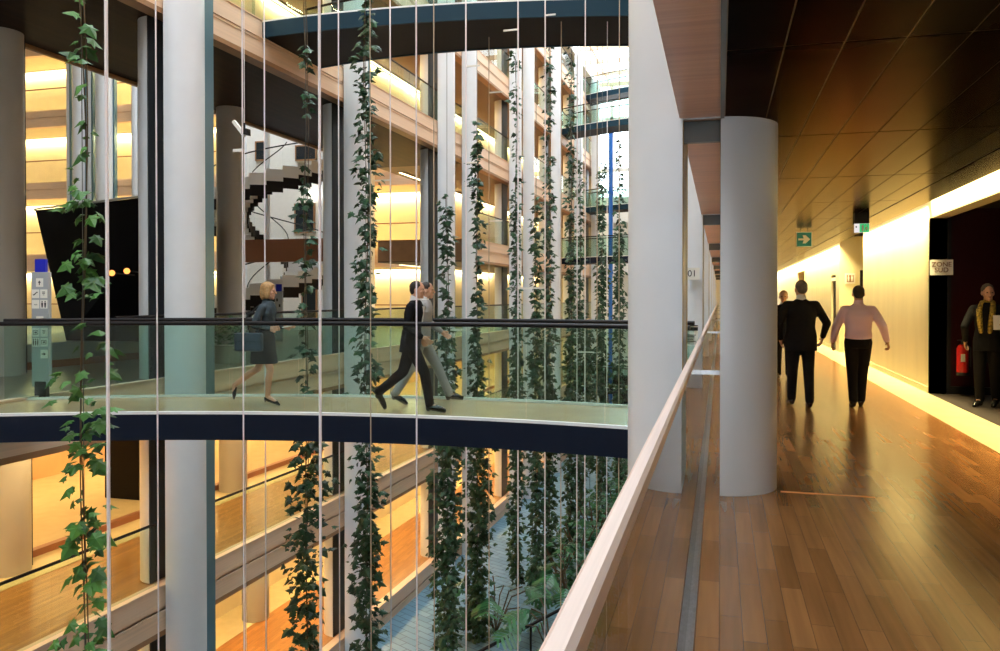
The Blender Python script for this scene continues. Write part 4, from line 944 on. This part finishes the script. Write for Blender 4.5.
def person(loc, rz, label, J, outfit, skin='skin', hair=('hair_dark', 'short'), Hs=1.0, head_turn=0.0, glasses=False):
    """J: joint positions in the person's own frame (x right, y forward, z up), for a 1.75 m figure"""
    t = empty('person', loc, rz, label, 'person'); t['_local'] = 1
    t.scale = (Hs, Hs, Hs)
    g = lambda k: Vector(J[k])
    nk = g('neck'); hd = g('head'); pel = g('pelvis'); ch = g('chest')
    b = MB()
    # head with brow, nose, jaw, ears; turned about z
    hm = MB()
    ellips(hm, (0, -0.005, 0.02), (0.074, 0.094, 0.100), 16); ellips(hm, (0, 0.018, -0.055), (0.056, 0.066, 0.062), 14)
    ellips(hm, (0, 0.060, -0.095), (0.026, 0.024, 0.022), 10)
    limb(hm, [((0, 0.086, 0.012), 0.010), ((0, 0.106, -0.028), 0.014)], 8)
    for sx in (-1, 1):
        ellips(hm, (sx*0.077, -0.008, -0.008), (0.011, 0.020, 0.032), 10); ellips(hm, (sx*0.033, 0.077, 0.022), (0.020, 0.012, 0.008), 8); ellips(hm, (sx*0.042, 0.055, -0.025), (0.022, 0.025, 0.022), 8)
    ellips(hm, (0, 0.082, -0.060), (0.024, 0.012, 0.012), 8)
    R3 = Matrix.Rotation(head_turn, 3, 'Z') @ Matrix.Rotation(J.get('nod', 0.0), 3, 'X')
    b.add([hd + R3 @ Vector(v) for v in hm.v], hm.f)
    limb(b, [(hd+Vector((0, -0.02, -0.05)), 0.055), (nk, 0.056), (ch+Vector((0, 0, 0.10)), 0.06), (ch, 0.09), ((pel+ch)/2, 0.08), (pel, 0.09)])
    lean = {}
    for s, sg in (('l', -1), ('r', 1)):
        sh, el, wr = g('sh'+s), g('el'+s), g('wr'+s)
        limb(b, [(ch+Vector((0, 0, 0.05)), 0.045), (sh+Vector((0, 0, -0.03)), 0.034), (el, 0.034), (wr, 0.024)])
        hd_ = Vector(J.get('hand'+s, wr-el)); hand(b, wr, hd_, -sg if outfit.get('thumbf', 1) else sg, J.get('curl'+s, 0.5))
        hp, kn, an, to = g('hip'+s), g('kn'+s), g('an'+s), g('to'+s)
        limb(b, [(pel, 0.08), (hp, 0.075), (kn, 0.05), (kn.lerp(an, 0.35)+Vector((0, -0.01, 0)), 0.050), (an, 0.034), (an.lerp(to, 0.5), 0.03), (to, 0.025)])
    ob = b.build('body', skin, t, smooth=True); remesh(ob, 0.0065, 2)
    f = MB()
    for sx in (-1, 1): f.add(*(lambda q: ([hd + R3 @ Vector(v) for v in q.v], q.f))(_eye(sx)))
    f.build('eyes', 'eye_dark', t)
    q = MB(); ellips(q, (0, 0.093, -0.060), (0.019, 0.004, 0.005), 8); MB().add([hd + R3 @ Vector(v) for v in q.v], q.f).build('mouth', 'lips', t)
    # hair
    q = MB(); style = hair[1]
    if style == 'short':
        ellips(q, (0, -0.020, 0.040), (0.081, 0.094, 0.086), 16); ellips(q, (0, -0.055, 0.005), (0.074, 0.056, 0.078), 14)
    elif style == 'bald_rim':
        ellips(q, (0, -0.030, 0.030), (0.081, 0.088, 0.084), 16); ellips(q, (0, -0.055, -0.01), (0.074, 0.054, 0.066), 14)
    elif style == 'bob':
        ellips(q, (0, -0.022, 0.048), (0.096, 0.104, 0.096), 16); ellips(q, (0, -0.060, -0.03), (0.092, 0.068, 0.105), 14)
        for sx in (-1, 1): ellips(q, (sx*0.074, -0.005, -0.025), (0.028, 0.052, 0.085), 12)
        ellips(q, (0, 0.055, 0.088), (0.06, 0.03, 0.022), 10)
    elif style == 'tied':
        ellips(q, (0, -0.022, 0.044), (0.083, 0.095, 0.090), 16); ellips(q, (0, -0.10, 0.0), (0.038, 0.04, 0.042), 10); ellips(q, (0, -0.055, 0.0), (0.076, 0.05, 0.07), 12)
    ho = MB().add([hd + R3 @ Vector(v) for v in q.v], q.f).build('hair', hair[0], t, smooth=True); remesh(ho, 0.009, 1)
    if glasses:
        q = MB()
        for sx in (-1, 1):
            q.tube([(sx*0.033+0.022*math.cos(a), 0.100, 0.010+0.018*math.sin(a)) for a in [2*PI*i/12 for i in range(13)]], 0.003, 5); q.tube([(sx*0.056, 0.098, 0.014), (sx*0.080, 0.0, 0.008)], 0.003, 5)
        MB().add([hd + R3 @ Vector(v) for v in q.v], q.f).build('glasses', 'ink', t)
    # clothes
    shl, shr = g('shl'), g('shr'); wsh = (shr-shl).length/2
    top = outfit['top']; kind = outfit.get('kind', 'jacket'); bw = outfit.get('bulk', 1.0)
    m = MB(); hem = outfit.get('hem', 0.80 if kind == 'jacket' else 0.97)
    zc = ch.z; c = lambda z: (pel.lerp(ch, (z-pel.z)/(ch.z-pel.z)).x, pel.lerp(ch, (z-pel.z)/(ch.z-pel.z)).y)
    rows = [(hem, 0.185*bw, 0.135*bw), (pel.z+0.02, 0.182*bw, 0.135*bw), (pel.z+0.15, 0.160*bw, 0.120*bw), (pel.z+0.30, 0.172*bw, 0.125*bw), (ch.z+0.02, 0.190*bw, 0.130*bw), (ch.z+0.10, 0.165*bw, 0.115*bw), (ch.z+0.165, 0.105, 0.085), (nk.z-0.005, 0.066, 0.066)]
    if kind == 'shirt': rows = [(hem-0.03, 0.158*bw, 0.122*bw), (hem+0.03, 0.172*bw, 0.135*bw)] + rows[2:]
    loft(m, [((*c(z), z), rx, ry) for z, rx, ry in rows])
    slv = outfit.get('sleeve', 1.0)
    for s in 'lr':
        sh, el, wr = g('sh'+s), g('el'+s), g('wr'+s)
        limb(m, [(ch+Vector((0, 0, 0.05)), 0.085), (sh.lerp(ch+Vector((0, 0, .08)), 0.3)+Vector((0, 0, -0.01)), 0.072), (sh+Vector((0, 0, -0.02)), 0.062*bw), (sh.lerp(el, 0.5), 0.060*slv), (el, 0.055*slv), (el.lerp(wr, 0.9), 0.040*slv)])
    jo = m.build('jacket' if kind == 'jacket' else 'shirt', top, t, smooth=True); remesh(jo, 0.011, 3)
    m = MB(); limb(m, [(nk+Vector((0, 0, -0.03)), 0.068), (nk+Vector((0, 0.0, 0.018)), 0.063)]); co = m.build('collar', outfit.get('collar', 'shirt_white'), t, smooth=True)
    if outfit.get('front'):
        m = MB(); loft(m, [((c(z)[0], c(z)[1]+0.05, z), 0.045, 0.085) for z in (ch.z-0.12, ch.z, ch.z+0.11)]); m.build('shirt_front', outfit['front'], t, smooth=True)
    if outfit.get('skirt'):
        m = MB(); kl, kr = g('knl'), g('knr'); md = (g('hipl')+g('hipr'))/2; kmx = (kl+kr)/2
        zs = outfit['skirt_hem']; sp_ = abs(kl.y-kr.y)
        loft(m, [((md.x, md.y, pel.z+0.12), 0.15, 0.115), ((md.x, md.y, pel.z), 0.18, 0.145), ((md.x, md.y-0.01, pel.z-0.18), 0.182, 0.17), (((md.x+kmx.x)/2, (md.y+kmx.y)/2, zs), 0.16, 0.12+sp_*0.30)])
        so = m.build('skirt', outfit['skirt'], t, smooth=True); remesh(so, 0.011, 2)
    else:
        m = MB()
        loft(m, [((pel.x, pel.y, pel.z-0.10), 0.165*bw, 0.125*bw), ((pel.x, pel.y, pel.z+0.05), 0.165*bw, 0.125*bw), ((pel.x, pel.y, pel.z+0.14), 0.152*bw, 0.115*bw)])
        for s in 'lr':
            hp, kn, an = g('hip'+s), g('kn'+s), g('an'+s)
            limb(m, [(hp+Vector((0, 0, 0.02)), 0.100), (hp.lerp(kn, 0.4), 0.092), (kn, 0.073), (kn.lerp(an, 0.6), 0.064), (an+Vector((0, 0, 0.01)), 0.062)])
        to_ = m.build('trousers', outfit['bottom'], t, smooth=True); remesh(to_, 0.011, 3)
    for s in 'lr':
        an, to = g('an'+s), g('to'+s); m = MB(); d = (to-an); d2 = Vector((d.x, d.y, 0))
        if outfit.get('heels'):
            dd = (to-an).normalized(); bk = an - Vector((dd.x, dd.y, 0))*0.045
            limb(m, [(an+Vector((0, 0, -0.035))-Vector((dd.x, dd.y, 0))*0.03, 0.030), (an.lerp(to, 0.55)+Vector((0, 0, -0.02)), 0.030), (to, 0.029), (to+dd*0.05, 0.014)])
            limb(m, [(bk+Vector((0, 0, -0.03)), 0.016), (bk+Vector((0, 0, -0.088)), 0.007)])
        else:
            dd = (to-an).normalized(); h_ = an - dd*0.02 + Vector((0, 0, -0.035))
            limb(m, [(h_, 0.042), (an.lerp(to, 0.6)+Vector((0, 0, -0.01)), 0.043), (to+Vector((0, 0, 0.0)), 0.040), (to+dd*0.05, 0.030)])
            hb = an - Vector((d2.normalized().x, d2.normalized().y, 0))*0.02
            limb(m, [(hb+Vector((0, 0, -0.045)), 0.036), (hb+Vector((0, 0, -0.055)), 0.034)])
        so = m.build('shoe', 'shoe_black', t, smooth=True); remesh(so, 0.008, 1)
    return t
def _eye(sx):
    q = MB(); ellips(q, (sx*0.033, 0.086, 0.006), (0.013, 0.007, 0.007), 8); return q
STAND = dict(neck=(0, -0.01, 1.50), head=(0, 0.01, 1.635), pelvis=(0, 0, 0.96), chest=(0, 0, 1.30), shl=(-0.185, -0.01, 1.42), shr=(0.185, -0.01, 1.42),
             ell=(-0.25, -0.04, 1.14), elr=(0.25, -0.04, 1.14), wrl=(-0.26, 0.04, 0.90), wrr=(0.26, 0.04, 0.90),
             hipl=(-0.09, 0, 0.92), hipr=(0.09, 0, 0.92), knl=(-0.10, 0.02, 0.50), knr=(0.10, 0.02, 0.50), anl=(-0.10, -0.02, 0.09), anr=(0.10, -0.02, 0.09), tol=(-0.12, 0.12, 0.035), tor=(0.12, 0.12, 0.035))
def J(**k): d = dict(STAND); d.update(k); return d
# man in black suit walking away
jA = J(elr=(0.33, -0.05, 1.16), wrr=(0.30, 0.07, 0.96), ell=(-0.31, -0.08, 1.15), wrl=(-0.26, 0.05, 0.93), knl=(-0.09, 0.10, 0.50), anl=(-0.09, 0.16, 0.10), tol=(-0.10, 0.30, 0.045), knr=(0.10, -0.02, 0.50), anr=(0.09, -0.14, 0.10), tor=(0.10, 0.0, 0.035), head=(0.0, 0.02, 1.63))
person((1.10, 12.0, 0), math.radians(6), 'man in a black suit walking away down the corridor, nearest the column', jA, dict(top='suit_black', bottom='suit_black', bulk=1.15, hem=0.78), 'skin', ('hair_grey', 'short'), 1.02, head_turn=0.2)
# man in pink shirt walking away
jB = J(ell=(-0.30, 0.02, 1.14), wrl=(-0.32, 0.14, 0.94), elr=(0.31, -0.08, 1.17), wrr=(0.38, 0.0, 0.96), anl=(-0.08, -0.12, 0.11), knl=(-0.08, 0.0, 0.50), tol=(-0.08, 0.02, 0.035), knr=(0.07, 0.08, 0.49), anr=(0.05, 0.07, 0.10), tor=(0.07, 0.2, 0.04), curlr=0.9)
person((1.87, 12.15, 0), math.radians(0), 'man in a pink shirt and black trousers walking away beside the cream wall', jB, dict(top='shirt_pink', bottom='trouser_black', kind='shirt', bulk=1.08, hem=1.00, collar='shirt_pink', sleeve=1.1), 'skin', ('hair_dark', 'short'), 0.975)
# person half hidden behind the black suit
jC = J(); cpt = at(783.5, 15.2)
person((cpt.x, cpt.y, 0), math.radians(175), 'person with fair hair and dark clothes, half hidden behind the man in black', jC, dict(top='suit_navy', bottom='trouser_black'), 'skin', ('hair_blond', 'tied'), 0.95)
# woman with scarf and papers in the lobby
jG = J(elr=(0.27, 0.10, 1.15), wrr=(0.30, -0.06, 0.93), ell=(-0.24, 0.06, 1.14), wrl=(-0.26, 0.22, 1.14), handl=(0.2, 0.8, 0.1), knl=(-0.08, -0.05, 0.5), anl=(-0.08, -0.14, 0.11), tol=(-0.08, 0, 0.04), nod=-0.05)
gp = at(988, 11.3)
tg = person((gp.x, gp.y, 0), math.radians(152), 'woman with tied hair, yellow scarf and white papers walking out of the dark lobby', jG, dict(top='suit_black', bottom='trouser_black', collar='scarf_yellow', hem=0.80), 'skin', ('hair_grey', 'tied'), 0.985, head_turn=0.5)
m = MB(); 
for sx in (-1, 1): limb(m, [((sx*0.065, 0.02, 1.49), 0.04), ((sx*0.085, 0.11, 1.38), 0.040), ((sx*0.07, 0.145, 1.22), 0.036), ((sx*0.055, 0.145, 1.08), 0.03)])
sc_ = m.build('scarf', 'scarf_yellow', tg, smooth=True); remesh(sc_, 0.012, 1)
c0 = Matrix.Translation(tg.location) @ Matrix.Rotation(math.radians(152), 4, 'Z')
m = MB(); p0 = c0 @ Vector((-0.27, 0.30, 1.20)); dx_ = (c0.to_3x3() @ Vector((0.9, 0.3, 0))).normalized(); dn_ = (c0.to_3x3() @ Vector((-0.3, 0.9, 0.2))).normalized(); du_ = dx_.cross(dn_)
for q in range(3): m.obox(p0+dn_*0.006*q, dx_*0.14, du_*(0.10), dn_*0.002)
tag(m.build('paper_sheets', 'paper'), 'white sheets of paper held by the woman in the lobby', 'papers')
# woman striding right on the footbridge
bx = -1                                    # heading: to the right of the picture
jD = J(neck=(0, 0.04, 1.50), head=(0, 0.07, 1.63), chest=(0, 0.04, 1.30), shl=(-0.165, 0.02, 1.41), shr=(0.165, 0.03, 1.41),
       elr=(0.22, -0.06, 1.16), wrr=(0.20, 0.16, 1.10), ell=(-0.22, 0.02, 1.15), wrl=(-0.16, 0.24, 1.12), handr=(0, 1, 0.1), handl=(0, 1, 0.1),
       knr=(0.08, 0.12, 0.52), anr=(0.06, 0.07, 0.135), tor=(0.06, 0.20, 0.045), knl=(-0.08, -0.12, 0.52), anl=(-0.07, -0.46, 0.28), tol=(-0.07, -0.47, 0.13))
def heading(px, Z): return at(px, Z)
pD = at(264, 11.45)
td = person((pD.x, pD.y, 0), math.radians(-90+12), 'woman in a slate jacket and skirt striding to the right on the footbridge', jD, dict(top='jacket_slate', skirt='skirt_slate', skirt_hem=0.60, heels=1, hem=0.86, bulk=0.96, collar='jacket_slate'), 'skin', ('hair_blond', 'bob'), 1.0)
# her bag hangs at her near side
c0 = Matrix.Translation(td.location) @ Matrix.Rotation(math.radians(-78), 4, 'Z')
bg_ = empty('shoulder_bag', c0 @ Vector((0.27, -0.12, 0.85)), math.radians(-78), 'dark blue shoulder bag hanging at the side of the striding woman', 'bag'); bg_['_local'] = 1
MB().box(-0.05, 0.05, -0.20, 0.20, -0.06, 0.20).build('bag_body', 'bag_blue', bg_, bevel=0.03)
MB().tube([(0, -0.14, 0.18), (-0.06, -0.03, 0.45), (-0.09, 0.12, 0.60), (-0.04, 0.16, 0.40), (0, 0.14, 0.18)], 0.010).build('strap', 'ink', bg_)
MB().box(0.045, 0.058, -0.19, 0.19, 0.08, 0.19).build('flap', 'bag_blue', bg_, bevel=0.004)
tag(MB().obox(c0 @ Vector((0.02, 0.42, 1.15)), c0.to_3x3() @ Vector((0.13, 0, 0)), c0.to_3x3() @ Vector((0, 0.11, 0.03)), (0, 0, 0.006)).build('paper_folder', 'paper'), 'pale folder carried in front by the striding woman', 'folder')
# man in dark suit striding right
jE = J(neck=(0, 0.05, 1.50), head=(0, 0.09, 1.63), chest=(0, 0.04, 1.30), shl=(-0.19, 0.04, 1.42), shr=(0.19, 0.03, 1.42),
       elr=(0.26, 0.0, 1.14), wrr=(0.22, 0.20, 1.00), ell=(-0.25, -0.12, 1.16), wrl=(-0.24, -0.10, 0.92),
       knl=(-0.08, -0.13, 0.52), anl=(-0.08, -0.46, 0.24), tol=(-0.09, -0.40, 0.08), knr=(0.09, 0.20, 0.53), anr=(0.08, 0.27, 0.10), tor=(0.10, 0.42, 0.045))
pE = at(411, 10.85)
person((pE.x, pE.y, 0), math.radians(-90+10), 'man in a dark suit striding to the right on the footbridge, nearer of the two', jE, dict(top='suit_black', bottom='suit_black', hem=0.80, bulk=1.0, collar='shirt_white', front='shirt_white'), 'skin', ('hair_dark', 'short'), 1.01)
# man in light grey behind him
jF = J(neck=(0, 0.05, 1.50), head=(0, 0.09, 1.63), chest=(0, 0.04, 1.30), shl=(-0.19, 0.04, 1.42), shr=(0.19, 0.03, 1.42),
       elr=(0.26, -0.1, 1.16), wrr=(0.24, 0.04, 0.95), ell=(-0.25, 0.08, 1.16), wrl=(-0.22, 0.28, 1.02), curlr=0.9,
       knr=(0.09, -0.14, 0.51), anr=(0.08, -0.36, 0.15), tor=(0.09, -0.24, 0.05), knl=(-0.08, 0.22, 0.54), anl=(-0.08, 0.40, 0.13), tol=(-0.09, 0.53, 0.09))
pF = at(421, 11.6)
person((pF.x, pF.y, 0), math.radians(-90+12), 'man in light grey striding beside and mostly behind the dark suited man', jF, dict(top='suit_grey', bottom='suit_grey', hem=0.82, collar='shirt_white'), 'skin', ('hair_dark', 'short'), 1.01)
for o in bpy.data.objects:
    if '_local' in o: del o['_local']
